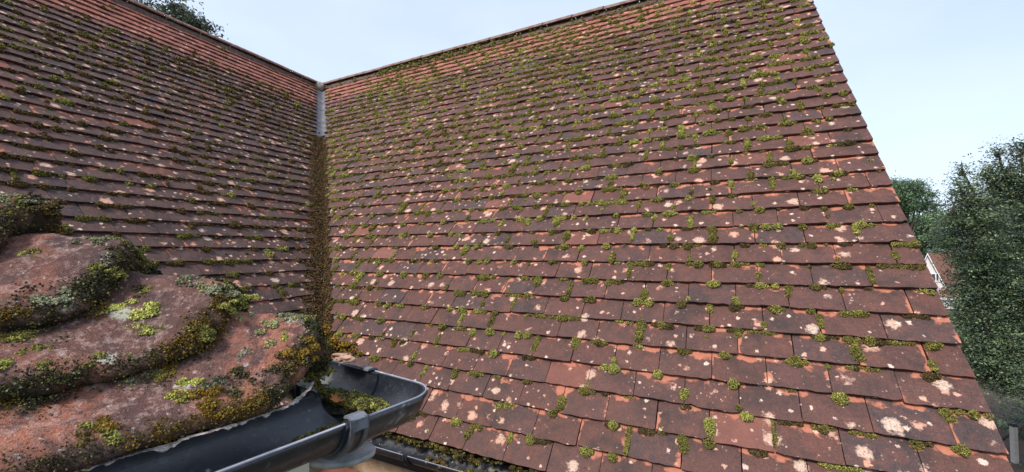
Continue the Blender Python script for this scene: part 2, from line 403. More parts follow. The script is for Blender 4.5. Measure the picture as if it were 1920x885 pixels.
GB = .0985; XB0 = -6.6
s0B = vby + .012; rowsB = int((0 + .0 - s0B) / GB) + 1
xmaxB = lambda s: slopeB * s - .085; xminB = lambda s: XB0 + 0 * s
redB = lambda s, x: .9 * float(st(s, -.95 + .1 * math.sin(x * 2.2), -.62))
V, F, a1, a2, JB = tiles(s0B, rowsB, GB, xminB, xmaxB, .04, .165, redB, 8, 2)
V[:, 1] = np.minimum(V[:, 1], .02)
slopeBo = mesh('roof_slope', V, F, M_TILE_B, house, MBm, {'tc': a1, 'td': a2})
slopeBo['label'] = 'left-hand slope of purplish grey clay tiles with brown moss'
q = np.array([[XB0, s0B + .02, .004], [slopeB * s0B, s0B + .02, .004], [0, 0, .004], [XB0, 0, .004]])
slab('light_stop_sheet', q, .05, M_UNDER, MBm, slopeBo)  # added dark sheet below slope B's tiles, blocks leaking light
# back slopes, so the roofs are solid
topA0, topA1 = O_A + U_A * SR + H_A * (hval(SR) - 2), O_A + U_A * SR + H_A * (xmaxA(SR) - .03)
bk = -np.array([U_A[0], U_A[1], 0]) / math.cos(PA)
zt = VT[2]
# ------------------------------------------------------------------ valley lining
def on(M, x, y, z): return np.array(M)[:3, :3] @ np.array([x, y, z]) + np.array(M)[:3, 3]
ss = np.linspace(SR - .13, SE + .01, 46); rowsV = []
for s in ss:
    t = (s - SR) / (SE - SR); sb = vby * t
    pts = []
    for k in (-.17, -.08, -.03): pts.append(on(MBm, slopeB * sb + k, sb, .012 + .002 * vnoise(np.array([s * 9, k * 30, 2.]))))
    pts.append((on(MBm, slopeB * sb, sb, .020) + on(MA, hval(s), s, .020)) / 2)
    for k in (.03, .07, .13): pts.append(on(MA, hval(s) + k, s, .012 + .002 * vnoise(np.array([s * 9, k * 30, 5.]))))
    rowsV.append(pts)
Vv = np.array(rowsV).reshape(-1, 3)
val = mesh('valley_lining', Vv, grid_faces(len(ss), 7)[:, ::-1], M_LEAD, house, None, None, True); val['label'] = 'grey lead lining showing bare near the top of the valley'

# ------------------------------------------------------------------ ridge tiles
def ridge_mesh(L, rad=.108, flat=.66):
    nl, na = 10, 14; P = []
    for th_ in (0, .014):
        for i in range(nl):
            for a in range(na):
                t = math.pi * (.04 + .92 * a / (na - 1)); rr = rad - th_ + .0015 * fbm(np.array([i * 1.3, a * .9, 3.]))
                P.append([L * i / (nl - 1), rr * math.cos(t), rr * flat * math.sin(t)])
    k = nl * na; g = grid_faces(nl, na); F = [g, g[:, ::-1] + k]
    F.append(np.array([[a, a + 1, a + 1 + k, a + k] for a in range(na - 1)])); e = (nl - 1) * na
    F.append(np.array([[e + a + 1, e + a, e + a + k, e + a + 1 + k] for a in range(na - 1)]))
    F.append(np.array([[i * na, (i + 1) * na, (i + 1) * na + k, i * na + k] for i in range(nl - 1)]))
    F.append(np.array([[(i + 1) * na - 1, (i + 2) * na - 1, (i + 2) * na - 1 + k, (i + 1) * na - 1 + k] for i in range(nl - 1)]))
    return np.array(P), [np.concatenate(F)]
proto = None
def ridge_run(P0, d, length):
    global proto
    d = np.array(d) / np.linalg.norm(d); side = np.cross([0, 0, 1], d); n = int(length / .305) + 1
    for i in range(n):
        p = P0 + d * (i * .305) + np.array([0, 0, -.028 + random.uniform(-.003, .003)])
        a = R(random.uniform(-.6, .6)); M = frame(p, d, side, (0, 0, 1)) @ Matrix.Rotation(a, 4, 'Z')
        if proto is None:
            Vr, Fr = ridge_mesh(.298); proto = mesh('ridge_tile', Vr, Fr, M_RIDGE, house, M, None, True); proto['group'] = 'clay ridge tiles'
        else:
            c = proto.copy(); COL.objects.link(c); put(c, M, house)
RA = O_A + U_A * SR + H_A * (hval(SR) + .02); lenA = xmaxA(SR) - hval(SR) - .03
ridge_run(RA + np.array([0, 0, .012]) - H_A * .04, H_A, lenA - .26)
RBp = VT - HB * .02
ridge_run(VT + np.array([0, 0, .012]) - HB * 0.0, -HB, 6.3)
# mortar bed below the ridge tiles
mb = MB()
for P0, d, L, Uu, Nn in ((RA, H_A, lenA, U_A, N_A), (VT, -HB, 6.5, UB, NB)):
    n = int(L / .03); A = []
    for i in range(n + 1):
        p = P0 + np.array(d) * (L * i / n)
        for kk, hh in ((-.115, .010), (-.100, .034), (-.06, .046), (0.0, .02)):
            A.append(p + Uu * (kk + .006 * vnoise(np.array([i * .4, kk * 9, 1.]))) + Nn * (hh + .004 * vnoise(np.array([i * .8, kk * 9, 7.]))))
    g = grid_faces(n + 1, 4); mb.add(A, g)
mb.build('ridge_bedding', plain('weathered_bedding', (.085, .060, .050), .95, .1, (.17, .12, .10), 30, .8), house, None, True)
# mortar plug at the valley head
def lump(c, r, n=14, seed=0, amp=.25):
    t = np.linspace(0, math.pi, n); p = np.linspace(0, 2 * math.pi, 2 * n)
    T, Pp = np.meshgrid(t, p, indexing='ij'); D = np.stack([np.sin(T) * np.cos(Pp), np.sin(T) * np.sin(Pp), np.cos(T)], -1)
    rr = 1 + amp * fbm(D * 1.8 + seed, 3)
    return (np.asarray(c) + D * rr[..., None] * np.asarray(r)).reshape(-1, 3), grid_faces(n, 2 * n)
mb = MB()
pv = O_A + U_A * (SR - .10) + H_A * hval(SR - .10)
Vl, Fl = lump(pv + N_A * .05, (.085, .085, .075), 16, 3); mb.add(Vl, Fl); mb.build('valley_mortar', M_MORTAR, house, None, True)

# ------------------------------------------------------------------ verge: mortar fillet and undercloak, gable wall, walls
mb = MB(); A = []; n = 140
for i in range(n + 1):
    s = SE + (SR - SE) * i / n; x = xmaxA(s) - .012
    for dx, dz in ((0, .010), (.006 + .003 * vnoise(np.array([i * .9, 0, 0.])), .004), (.004, -.03), (-.03, -.05)): A.append(on(MA, x + dx, s, dz))
mb.add(A, grid_faces(n + 1, 4)); mb.build('verge_mortar', plain('pale_verge_mortar', (.30, .26, .22), .95, .1, (.45, .41, .36), 40, .8), house, None, True)
# gable wall under the verge (house half width 2.6 m) and wall under eave A
fwd = np.array([math.sin(TH), math.cos(TH), 0.])
def prism(name, base, top, mat, parent):
    base = np.array(base); n = len(base); t = np.array(top)
    s_ = np.array([[i, (i + 1) % n, (i + 1) % n + n, i + n] for i in range(n)])
    return mesh(name, np.vstack([base, t]), [np.arange(n)[::-1][None], (np.arange(n) + n)[None], s_], mat, parent)
eA = O_A + U_A * SE; rA = O_A + U_A * SR; half = (rA - eA) @ fwd
xg = .90
pA0 = eA + H_A * (xg) + fwd * .12; zE = eA[2] + .02
def wall_poly(name, pts, off, mat):
    pts = np.array(pts); q = pts + np.array(off); n = len(pts)
    s_ = np.array([[i, (i + 1) % n, (i + 1) % n + n, i + n] for i in range(n)])
    return mesh(name, np.vstack([pts, q]), [np.arange(n)[None], (np.arange(n)[::-1] + n)[None], s_], mat, house)
g0 = eA + H_A * xg + fwd * .10
gab = [[*(g0)[:2], 0], [*(g0 + fwd * (2 * half - .2))[:2], 0], [*(g0 + fwd * (2 * half - .2))[:2], zE + .02], [*(rA + H_A * (xg - 0))[:2], rA[2] - .14], [*(g0)[:2], zE + .02]]
wg = wall_poly('gable_wall', gab, -H_A * .2, M_TAN)
cA = eA + fwd * .10
c0 = cA + H_A * -1.75; c1 = cA + H_A * (xg - .205)
wA = wall_poly('wall', [[*c0[:2], 0], [*c1[:2], 0], [*c1[:2], zE + .04], [*c0[:2], zE + .04]], fwd * .2, M_TAN); wA['label'] = 'sandy coloured wall under the lower gutter'
# back slope of roof A and the fill
bA = rA + fwd * half; 
def quad(name, pts, off, mat): return wall_poly(name, pts, off, mat)
P0 = rA + H_A * (-6.5); P1 = rA + H_A * (xmaxA(SR) - .04)
Q0 = P0 + fwd * half; Q0[2] = eA[2]; Q1 = P1 + fwd * half; Q1[2] = eA[2]
bs_ = quad('roof_slope', [P0, P1, Q1, Q0], (0, 0, -.06), plain('back_tiles', (.10, .05, .045), .8, .2, (.07, .045, .045), 10, .5)); bs_['label'] = 'plain tiled slope on the far side of the ridge'
side = np.array([-math.cos(THB), math.sin(THB), 0.])
P0 = VT.copy() + HB * .02; P1 = VT - HB * 6.6; dz = VT[2] - VB[2]; run = dz / (UB[2] / math.hypot(UB[0], UB[1])); Q0 = P0 + side * run; Q0[2] -= dz; Q1 = P1 + side * run; Q1[2] -= dz
bs2 = quad('roof_slope', [P0, Q0, Q1, P1], (0, 0, -.06), plain('far_tiles', (.10, .05, .045), .8, .2, (.07, .045, .045), 10, .5)); bs2['label'] = 'plain tiled slope behind the left ridge'
# wall under eave B
inB = side * .02
wB = atY(684, 870, 1.80); wB0 = np.array([wB[0], wB[1], 0]); wB1 = wB0 - HB * 5.5
# ------------------------------------------------------------------ roof C: the low hipped roof at lower left
THC = R(35.5); e1 = np.array([math.sin(THC), math.cos(THC), 0.]); e2 = np.array([-math.cos(THC), math.sin(THC), 0.])
OC = np.array([-.112, .616, Z0]); RIM = -.208
def PC(a, b, z): return OC + np.multiply.outer(a, e2) - np.multiply.outer(b, e1) + np.stack([0 * z, 0 * z, z], -1)
KS = .14; CG = .079; C0 = .075
def ab(c, d):
    h = np.maximum(KS - np.abs(d), 0) / KS; m = c + h * h * KS / 4
    return m + np.maximum(d, 0), m + np.maximum(-d, 0)
def bumpf(t): return .082 * np.exp(-(t / .056)**2)
def ztopC(c, d, k):
    t = d / math.sqrt(2); q = (c - (C0 + k * CG)) / CG
    return -.176 + .69 * k * CG + q * CG * .42 + bumpf(t) * (1 - .27 * q)
NC = 7; d_cols = np.concatenate([np.arange(-.95, -.35, .006), np.arange(-.35, .22, .0022), np.arange(.22, .6, .008)])
samples = []                                         # surface samples for placing moss
def course(k):
    ck = C0 + k * CG; dc = d_cols
    prof = [(-1.0, None), (-.75, 0), (-.5, 0), (-.28, 0), (-.12, 0)]
    top_q = np.concatenate([[0, .012, .03, .05], np.arange(.09, 1.32, .035)])
    nose = np.exp(-((dc / math.sqrt(2)) / .062)**2)
    depth = .017 + (.052 if k == 0 else .036) * nose
    rows_c = []; rows_z = []; dirt = []
    wob = .004 * fbm(np.stack([dc * 14, 0 * dc + k, 0 * dc], -1)) + .003 * vnoise(np.stack([dc * 60, 0 * dc + k, 0 * dc], -1))
    wob = (wob + .0022 * np.round(1.2 * vnoise(np.stack([dc * 38, 0 * dc + k, 0 * dc + 3], -1)))) * (1 + 1.0 * nose)
    for f in np.linspace(1, .06, 12):                # front face, bottom to top, bulging a little
        rows_c.append(ck + wob - .006 * math.sin(f * 3.0) * (1 + 1.0 * nose) + .010 * f * f); rows_z.append(ztopC(ck, dc, k) - depth * f - .0022); dirt.append(np.full(len(dc), 1.))
    for qv in top_q:
        rows_c.append(ck + wob * max(0, 1 - qv) + qv * CG + 0 * dc); rows_z.append(ztopC(ck + qv * CG, dc, k) - .0022 * math.exp(-qv / .03)); dirt.append(np.full(len(dc), 0.) + math.exp(-qv / .20))
    Cc = np.array(rows_c); Zc = np.array(rows_z); D = np.array(dirt); dd = np.broadcast_to(dc, Cc.shape)
    A, B = ab(Cc + (nose * (.009 + .005 * k))[None], dd); P = PC(A, B, Zc)
    nz = fbm(P * 22 + k * 3.1, 3) * .0055 + fbm(P * 130, 2) * .0017
    P[..., 2] += nz; P[..., :2] += (fbm(P * 90 + 9, 2) * .0016)[..., None] * -e1[:2]
    mossy = D * 1.15 + .75 * fbm(P * 26 + 4, 3) - .28 - .55 * np.exp(-((dd / math.sqrt(2)) / .05)**2) * (D < .999)
    qq = (Cc - ck) / CG
    mossy += .72 * np.exp(-((qq - 1.0) / .30)**2)     # damp strip under the course above
    return P, np.clip(mossy, 0, 1), qq, dd
gut_parts = []
roofC = None; slopeC_V = []; slopeC_F = []; slopeC_D = []; nn = 0
SPLIT_L, SPLIT_R = -.155, .155
OVL = .004
hip_proto = []
for k in range(NC):
    P, D, qq, dd = course(k); nr = P.shape[0]
    N = np.zeros_like(P); du = np.gradient(P, axis=1); dv = np.gradient(P, axis=0); N = np.cross(dv, du); N /= np.linalg.norm(N, axis=-1)[..., None] + 1e-9
    N = np.where(N[..., 2:3] < -.3, -N, N)
    if (N[20:, :, 2]).mean() < 0: N = -N
    vis = qq < 1.04
    samples.append((P[vis], N[vis], D[vis], np.full(vis.sum(), k), qq[vis], dd[vis]))
    cc = d_cols
    for nm, mask in (('hip_tile', (cc > SPLIT_L) & (cc < SPLIT_R)), ('l', cc < SPLIT_L + OVL), ('r', cc > SPLIT_R - OVL)):
        ix = np.where(mask)[0]; Vs = P[:, ix].copy()
        if nm != 'hip_tile': Vs[..., 2] -= .0004
        Vs = Vs.reshape(-1, 3); Ds = D[:, ix].reshape(-1); g = grid_faces(nr, len(ix))[:, ::-1]
        if nm == 'hip_tile':
            lo = Vs.copy(); lo[:, 2] -= .012; kk = len(Vs)
            o = mesh('hip_tile', np.vstack([Vs]), g, M_HIP, house, None, {'dirt': np.repeat(Ds[:, None], 3, 1)}, True)
            o['label'] = ['lowest hip tile, its mossy rounded nose over the gutter', 'second hip tile with an orange-pink face and bright green moss',
                          'third hip tile with purple-brown face and pale lichen rim', 'fourth hip tile, cut by the left edge of the photo'][k] if k < 4 else 'upper hip tile of the low hipped roof'
        else:
            slopeC_V.append(Vs); slopeC_F.append(g + nn); slopeC_D.append(Ds); nn += len(Vs)
Vs = np.concatenate(slopeC_V); Ds = np.concatenate(slopeC_D)
sc = mesh('roof_slope', Vs, np.concatenate(slopeC_F), M_HIP, house, None, {'dirt': np.repeat(Ds[:, None], 3, 1)}, True)
sc['label'] = 'low hipped roof slope of thick mossy tiles beside the hip'
S_P = np.concatenate([s[0] for s in samples]); S_N = np.concatenate([s[1] for s in samples]); S_D = np.concatenate([s[2] for s in samples])
S_K = np.concatenate([s[3] for s in samples]); S_Q = np.concatenate([s[4] for s in samples]); S_T = np.concatenate([s[5] for s in samples])
S_X = project(S_P); _ok = S_X[:, 2] > .05
def pickC(x, y):
    m = _ok & (np.abs(S_X[:, 0] - x) < 7) & (np.abs(S_X[:, 1] - y) < 7)
    i = np.where(m)[0]
    if not len(i): return None
    dmin = S_X[i, 2].min(); i = i[S_X[i, 2] < dmin + .02]
    j = i[np.argmin((S_X[i, 0] - x)**2 + (S_X[i, 1] - y)**2)]
    return S_P[j], S_N[j]
# soffit, fascia and wall of the low roof
mb = MB()
MCf = frame(OC, e2, -e1, (0, 0, 1))                    # a, b, z
mb.box((.130, .130, -.285), (.9, 1.3, -.25), MCf)
cw = MB(); cw.box((.123, .123, -Z0), (.9, 1.3, -.285), MCf)
mb.build('fascia', plain('fascia_board', (.05, .045, .04), .6), house)
cwo = cw.build('wall', M_CREAM, house); cwo['label'] = 'pale cream wall under the near gutter'
cf = MB(); cf.box((.16, .16, -.25), (.9, 1.3, -.20), MCf); cf.build('eave_board', M_UNDER, house)
# cap closing the top of the low hipped roof
cc_ = C0 + NC * CG; cap = MB(); cap.box((cc_ + .01, cc_ + .01, -.2), (.9, 1.3, .69 * (cc_ - C0) - .16), MCf); cap.build('ridge_capping', M_RIDGE, house)

# ------------------------------------------------------------------ gutters
def half_profile(r, lip=.0035, th=.0025):
    """closed outline in (across, down): across is measured from the outer rim inwards"""
    c = .056; out = []
    ph = np.linspace(0, math.pi, 46)
    inner = [(c - r * math.cos(p), -r * math.sin(p)) for p in ph]
    ro = r + th; outer = [(c - ro * math.cos(p), -ro * math.sin(p)) for p in ph[::-1]]
    lip_l = [(c - ro - lip * .6, -.004), (c - ro - lip, 0.0), (c - ro - lip * .6, lip), (c - r + .0005, lip)]
    lip_r = [(c + r - .0005, lip), (c + ro + lip * .6, lip), (c + ro + lip, 0), (c + ro + lip * .6, -.004)]
    return inner + lip_r + outer + lip_l
def sweep(profile, path_fn, closed=True):
    cols_ = [path_fn(d, z * .80 if z < 0 else z) for d, z in profile]; n = len(cols_[0]); A = np.array(cols_)   # prof x n x 3
    m = len(cols_); F = []
    for i in range(m):
        i2 = (i + 1) % m
        for j in range(n - 1): F.append([i * n + j, i2 * n + j, i2 * n + j + 1, i * n + j + 1])
    V = A.reshape(-1, 3); caps = [np.arange(m)[None] * n, (np.arange(m)[::-1] * n + n - 1)[None]]
    return V, [np.array(F)] + caps
def corner_path(b1, a2):
    def fn(d, z):
        Rr = max(.046 - d, .0025); pts = [(d, b1), (d, b1 * .7 + (d + Rr) * .3), (d, d + Rr)]
        for t in np.linspace(0, math.pi / 2, 12)[1:]:
            pts.append((d + Rr - Rr * math.cos(t), d + Rr - Rr * math.sin(t)))
        pts += [(a2 * .6 + (d + Rr) * .4, d), (a2, d)]
        p = np.array(pts); return PC(p[:, 0], p[:, 1], np.full(len(p), RIM + z))
    return fn
def leg1_path(b0, b1, n=12):
    def fn(d, z): b = np.linspace(b0, b1, n); return PC(np.full(n, d), b, RIM + z + .0 * b)
    return fn
def leg2_path(a0, a1, n=12):
    def fn(d, z): a = np.linspace(a0, a1, n); return PC(a, np.full(n, d), RIM + z + 0 * a)
    return fn
V, F = sweep(half_profile(.053), leg1_path(.118, 1.15)); g1 = mesh('gutter', V, F, M_GUT, house, None, None, False); g1['label'] = 'near black half-round gutter in the foreground'
V, F = sweep(half_profile(.053), leg2_path(.135, .85)); g2 = mesh('gutter', V, F, M_GUT, g1)
g2.name = 'gutter_length'
V, F = sweep(half_profile(.0562, .004, .003), corner_path(.150, .150)); gc = mesh('gutter_corner', V, F, M_GUT, g1)
def strap(path_maker, x0, x1, parent, clip_in=.012):
    r = .0600; c = .056; ph = np.linspace(-.12, math.pi + .12, 26)
    inner = [(c - r * math.cos(p), -r * math.sin(p)) for p in ph]; outer = [(c - (r + .003) * math.cos(p), -(r + .003) * math.sin(p)) for p in ph[::-1]]
    V, F = sweep(inner + outer, path_maker(x0, x1, 5)); o = mesh('gutter_bracket', V, F, M_GUT, parent)
    # raised ribs on both edges and the clip folded over the rim
    for xx in (x0, x1 - .006):
        inner2 = [(c - (r + .002) * math.cos(p), -(r + .002) * math.sin(p)) for p in ph]; outer2 = [(c - (r + .0058) * math.cos(p), -(r + .0058) * math.sin(p)) for p in ph[::-1]]
        V2, F2 = sweep(inner2 + outer2, path_maker(xx, xx + .006, 3)); nme = mesh('rib', V2, F2, M_RIM2, parent); nme.name = 'bracket_rib'
    V, F = sweep([(-.010, -.008), (-.010, .007), (-.002, .0105), (.008, .0095), (.009, .006), (0, .0075), (-.006, .002), (-.0075, -.010)], path_maker(x0 + .002, x1 - .002, 4))
    cl = mesh('bracket_clip', V, F, plain('grey_clip', (.07, .075, .09), .35, .5, (.16, .17, .20), 60), parent)
    return o
strap(leg1_path, .121, .146, g1); strap(leg2_path, .150, .176, g1)
# lower gutter along the eave of slope A
rimA = atz(760, 856.5, -.79); rimA2 = rimA + 0
dA = H_A
def legA(x0, x1, n=40):
    def fn(d, z):
        x = np.linspace(x0, x1, n); P = rimA + np.multiply.outer(x, dA) + fwd * (d + .004); P = P + 0; P[:, 2] = Z0 - .79 + z; return P
    return fn
V, F = sweep(half_profile(.054), legA(-1.1, 1.75)); gA = mesh('gutter', V, F, M_GUT, house); gA['label'] = 'lower black gutter under the eave of the big right slope'
for x0 in (-.012, .80, 1.6):
    r = .0595; c = .056; ph = np.linspace(-.1, math.pi + .1, 22)
    inner = [(c - r * math.cos(p), -r * math.sin(p)) for p in ph]; outer = [(c - (r + .004) * math.cos(p), -(r + .004) * math.sin(p)) for p in ph[::-1]]
    V, F = sweep(inner + outer, legA(x0, x0 + .022, 3)); b_ = mesh('gutter_bracket', V, F, M_GUT, gA)
    inner = [(c - (r + .003) * math.cos(p), -(r + .003) * math.sin(p)) for p in ph]; outer = [(c - (r + .009) * math.cos(p), -(r + .009) * math.sin(p)) for p in ph[::-1]]
    V, F = sweep(inner + outer, legA(x0 + .004, x0 + .009, 3)); b_ = mesh('bracket_rib', V, F, M_GUT, gA)
fa = MB(); FM = frame(np.array([*(cA)[:2], 0]), H_A, fwd, (0, 0, 1)); fa.box((-1.75, -.035, eA[2] - .17), (.88, -.003, eA[2] + .0), FM); fa.build('fascia', plain('fascia_paint', (.04, .035, .035), .6), house)

M_RIM = plain('gutter_rim_glint', (.30, .31, .37), .3, .5, (.20, .21, .25), 60)  # bright sky reflection along the gutter rim, put into its pale grey colour
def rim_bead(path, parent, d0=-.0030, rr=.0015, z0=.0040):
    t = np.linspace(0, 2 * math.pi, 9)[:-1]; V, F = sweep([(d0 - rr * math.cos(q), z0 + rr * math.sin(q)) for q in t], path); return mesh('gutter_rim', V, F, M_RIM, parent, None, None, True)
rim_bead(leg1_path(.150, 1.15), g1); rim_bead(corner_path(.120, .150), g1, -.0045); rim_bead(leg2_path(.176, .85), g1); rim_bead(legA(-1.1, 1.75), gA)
# red wall under slope B and the lead apron by the corner
wall_poly('wall', [wB0, wB1, wB1 + [0, 0, Z0 - .95], wB0 + [0, 0, Z0 - .95]], side * .2, M_REDWALL)['label'] = 'dark red brick wall seen below the gutter corner'
mb = MB(); cx = np.array([-.262, .628, Z0 - .302]); A = []; nA = 26
for rr, zz in ((.0, .004), (.054, .004), (.0562, .001), (.055, -.004), (0, -.004)):
    for i in range(nA):
        t = R(-130) + R(230) * i / (nA - 1); rx = rr * (1 + .008 * math.sin(i * .9)); A.append(cx + np.array([math.cos(t) * rx, math.sin(t) * rx * .7, zz + .0006 * math.sin(i * .7)]))
mb.add(A, grid_faces(5, nA)); lf = mb.build('lead_flashing', plain('pale_lead', (.22, .23, .24), .6, .4, (.50, .50, .50), 26, .5, .1), house, None, True); lf['label'] = 'curved pale grey lead sheet under the gutter corner'

# ------------------------------------------------------------------ moss on the big slopes
def slope_moss(joints, M, gauge, green, xlim, seed, top_clear, pj, ph, name, label, sc_):
    rg = np.random.default_rng(seed); C = []; Rr = []; K = []
    Mn = np.array(M)
    for a, b, s, j in joints:
        if s > top_clear(a): pp = .12
        else: pp = 1.
        wpos = Mn[:3, :3] @ np.array([a, s, 0]) + Mn[:3, 3]; px = project(wpos)
        if px[2] < .2 or px[0] < -400 or px[0] > 2300 or px[1] > 1200: continue
        patch = .80 + 1.25 * float(fbm(np.array([a * 1.7, s * 1.7, seed]), 3)) ; pp *= max(.22, min(1.5, patch + .25)) * green(s, a)
        base = (GREEN if rg.random() < .5 else LIME * .9 if rg.random() < .6 else GREEN * .6 + BROWN * .4) if sc_ == 0 else (BROWN * 1.2 if rg.random() < .62 else GREEN * .7 if rg.random() < .88 else LIME * .8)
        # upright cushions filling the joint at the tile's left side
        if rg.random() < pj * pp:
            L = rg.uniform(.008, .085) * rg.choice([.3, .6, 1]); w0 = rg.uniform(.0065, .0125) * rg.choice([1, 1, 1.3, 1.7]); y = rg.uniform(.0, .03) if rg.random() < .5 else .095 - L
            m_ = int(L / (w0 * .75)) + 1
            for i in range(m_):
                yy = y + L * i / max(1, m_ - 1); C.append([a + rg.normal(0, .0018), s + yy, .013 + .0135 * (1 - yy / gauge)]); Rr.append(w0 * rg.uniform(.7, 1.15)); K.append(base * rg.uniform(.75, 1.25))
        # cushions on the ledge below the course above
        for _ in range(rg.poisson(ph * pp * 1.15)):
            x = rg.uniform(a, b) if rg.random() < .55 else (a + b) / 2 + rg.normal(0, .012); L = abs(rg.normal(0, .012)) + .001; w0 = rg.uniform(.005, .0125) * rg.choice([1, 1.15, 1.5]); m_ = int(2 * L / (w0 * .85)) + 1
            bb = base if rg.random() < .7 else (DARK * 1.5 + BROWN) * .6
            for i in range(m_):
                xx = x - L + 2 * L * i / max(1, m_ - 1); rr = w0 * rg.uniform(.55, 1.15); C.append([xx, s + gauge - rr * .55 + rg.normal(0, .0015), .016]); Rr.append(rr); K.append(bb * rg.uniform(.75, 1.25))
            if rg.random() < .34:                      # a fat cushion sitting on the edge
                rr = rg.uniform(.012, .020); C.append([x, s + gauge - rr * .5, .020]); Rr.append(rr); K.append(base * rg.uniform(.9, 1.3))
        if rg.random() < .10 * pp:
            rr = rg.uniform(.006, .011); C.append([rg.uniform(a, b), s + rg.uniform(.01, .08), .018]); Rr.append(rr); K.append(base)
    C = np.array(C); Rr = np.array(Rr); K = np.array(K)
    ok = (C[:, 0] > xlim[0](C[:, 1])) & (C[:, 0] < xlim[1](C[:, 1])); C, Rr, K = C[ok], Rr[ok], K[ok]
    W = C @ Mn[:3, :3].T + Mn[:3, 3]; dist = np.linalg.norm(W - CP, axis=1)
    Rr = Rr * np.clip(1 + .06 * (dist - 2), .9, 1.25)
    P, S, Kc = moss_blobs(C, Rr, np.clip(.00115 * dist, .0018, .007), K, .95)
    dead = rng.random(len(P)) < .16; Kc[dead] = Kc[dead] * .4 + BROWN * .6
    V, F, cl = beads(P, S, Kc)
    o = mesh(name, V, F, M_MOSS, None, M, {'cl': cl}); tag(o, label, 'moss', None, 'stuff'); return o
slope_moss(JA, MA, GA, lambda s, x: 1.0 * (1 - .35 * float(st(x, .55, .95))) * (1 + .5 * float(st(s, .8, 1.8)) ), (lambda y: hval(y) + .06, lambda y: xmaxA(y) - .004), 21,
           lambda a: 2.45 + .7 * float(st(a, -3.7, -3.0)) * (1 - .5 * float(st(a, -.5, .3))) + .5 * float(st(a, .35, .8)), .78, 2.7, 'moss', 'green moss cushions along the tile courses of the big right slope', 0)
slope_moss(JB, MBm, GB, lambda s, x: .9, (lambda y: -99 + 0 * y, lambda y: slopeB * y - .06), 22,
           lambda a: -.75, .32, 2.4, 'moss', 'brown and olive moss along the courses of the left slope', 1)

# moss and dead needles filling the valley, hanging at the eave and on the ridge
C = []; K = []; Rr = []
for i in range(10500):
    t = rng.uniform(.365, 1.0) if i > 20 else rng.uniform(.33, .38); s = SR + (SE - SR) * t; k = rng.uniform(-.16, .078)
    sb = vby * t
    p = on(MA, hval(s) + k, s, .014) if k > 0 else on(MBm, slopeB * sb + k, sb, .014)
    C.append(p + np.array([0, 0, rng.uniform(-.004, .006) + .004 * (1 - abs(k) / .1)])); Rr.append(rng.uniform(.005, .011)); u = rng.random()
    K.append((np.array([.085, .050, .026]) if u < .80 else DARK * 1.2 if u < .95 else GREEN * .5 if u < .99 else LIME * .7) * rng.uniform(.7, 1.3))
C = np.array(C); Rr = np.array(Rr); K = np.array(K); dist = np.linalg.norm(C - CP, axis=1)
P, S, Kc = moss_blobs(C, Rr, np.clip(.0016 * dist, .003, .008), K, .8, .7)
V, F, cl = beads(P, S, Kc)
# needles
nn_ = 2600; t = rng.uniform(.36, 1., nn_); PN = []
for i in range(nn_):
    s = SR + (SE - SR) * t[i]; k = rng.uniform(-.15, .08); p = on(MA, hval(s) + abs(k), s, .03) if k > 0 else on(MBm, slopeB * vby * t[i] + k, vby * t[i], .03)
    PN.append(p)
PN = np.array(PN); dn = rng.normal(size=(nn_, 3)); dn[:, 2] = dn[:, 2] * .5 - .3; dn /= np.linalg.norm(dn, axis=1)[:, None]; ln = rng.uniform(.008, .022, nn_)[:, None]
sd2 = np.cross(dn, [0, 0, 1.]); sd2 = sd2 / (np.linalg.norm(sd2, axis=1)[:, None] + 1e-6) * .0016
NV = np.stack([PN - dn * ln, PN + sd2, PN + dn * ln, PN - sd2 + [0, 0, .001]], 1).reshape(-1, 3); NF = np.arange(nn_ * 4).reshape(-1, 4)
nc = np.repeat(np.array([.17, .10, .045])[None] * rng.uniform(.5, 1.6, (nn_, 1)), 4, 0)
o = mesh('valley_debris', np.vstack([V, NV]), [F, NF + len(V)], M_MOSS, None, None, {'cl': np.vstack([cl, nc])})
tag(o, 'brown moss and dead needles filling the valley between the slopes', 'moss debris', None, 'stuff')
def loose_moss(name, label, C, Rr, K, bs, squash=.8, dens=1.5, cat='moss', kind='stuff'):
    P, S, Kc = moss_blobs(np.array(C), np.array(Rr), np.full(len(C), bs) if np.isscalar(bs) else np.array(bs), np.array(K), squash, dens)
    V, F, cl = beads(P, S, Kc); o = mesh(name, V, F, M_MOSS, None, None, {'cl': cl}); tag(o, label, cat, None, kind); return o
C = []; Rr = []; K = []
for i in range(620):                                    # hanging below the eave tiles of slope A
    x = rng.uniform(-1.15, .98); r = rng.uniform(.004, .011)
    if fbm(np.array([x * 9, 3., 1.]), 2) < -.25 and rng.random() < .7: continue
    C.append(on(MA, x, SE + rng.uniform(-.010, .004), rng.uniform(-.018, .012)) + [0, 0, -abs(rng.normal(0, .010))]); Rr.append(r); u = rng.random(); K.append((GREEN * .7 if u < .45 else BROWN if u < .8 else DARK * 1.5) * rng.uniform(.7, 1.3))
for i in range(520):                                    # lying in the lower gutter
    x = rng.uniform(.05, 1.6); dd_ = .056 + rng.normal(0, .016); zz = -.79 - .8 * math.sqrt(max(0, .052**2 - (dd_ - .056)**2)) + .003
    p = rimA + dA * x + fwd * dd_; p[2] = Z0 + zz + rng.uniform(0, .012); C.append(p); Rr.append(rng.uniform(.004, .011)); u = rng.random(); K.append((GREEN if u < .3 else BROWN * 1.3) * rng.uniform(.7, 1.3))
loose_moss('moss', 'dark moss hanging from the lowest course into the lower gutter', C, Rr, K, .0026)
C = []; Rr = []; K = []
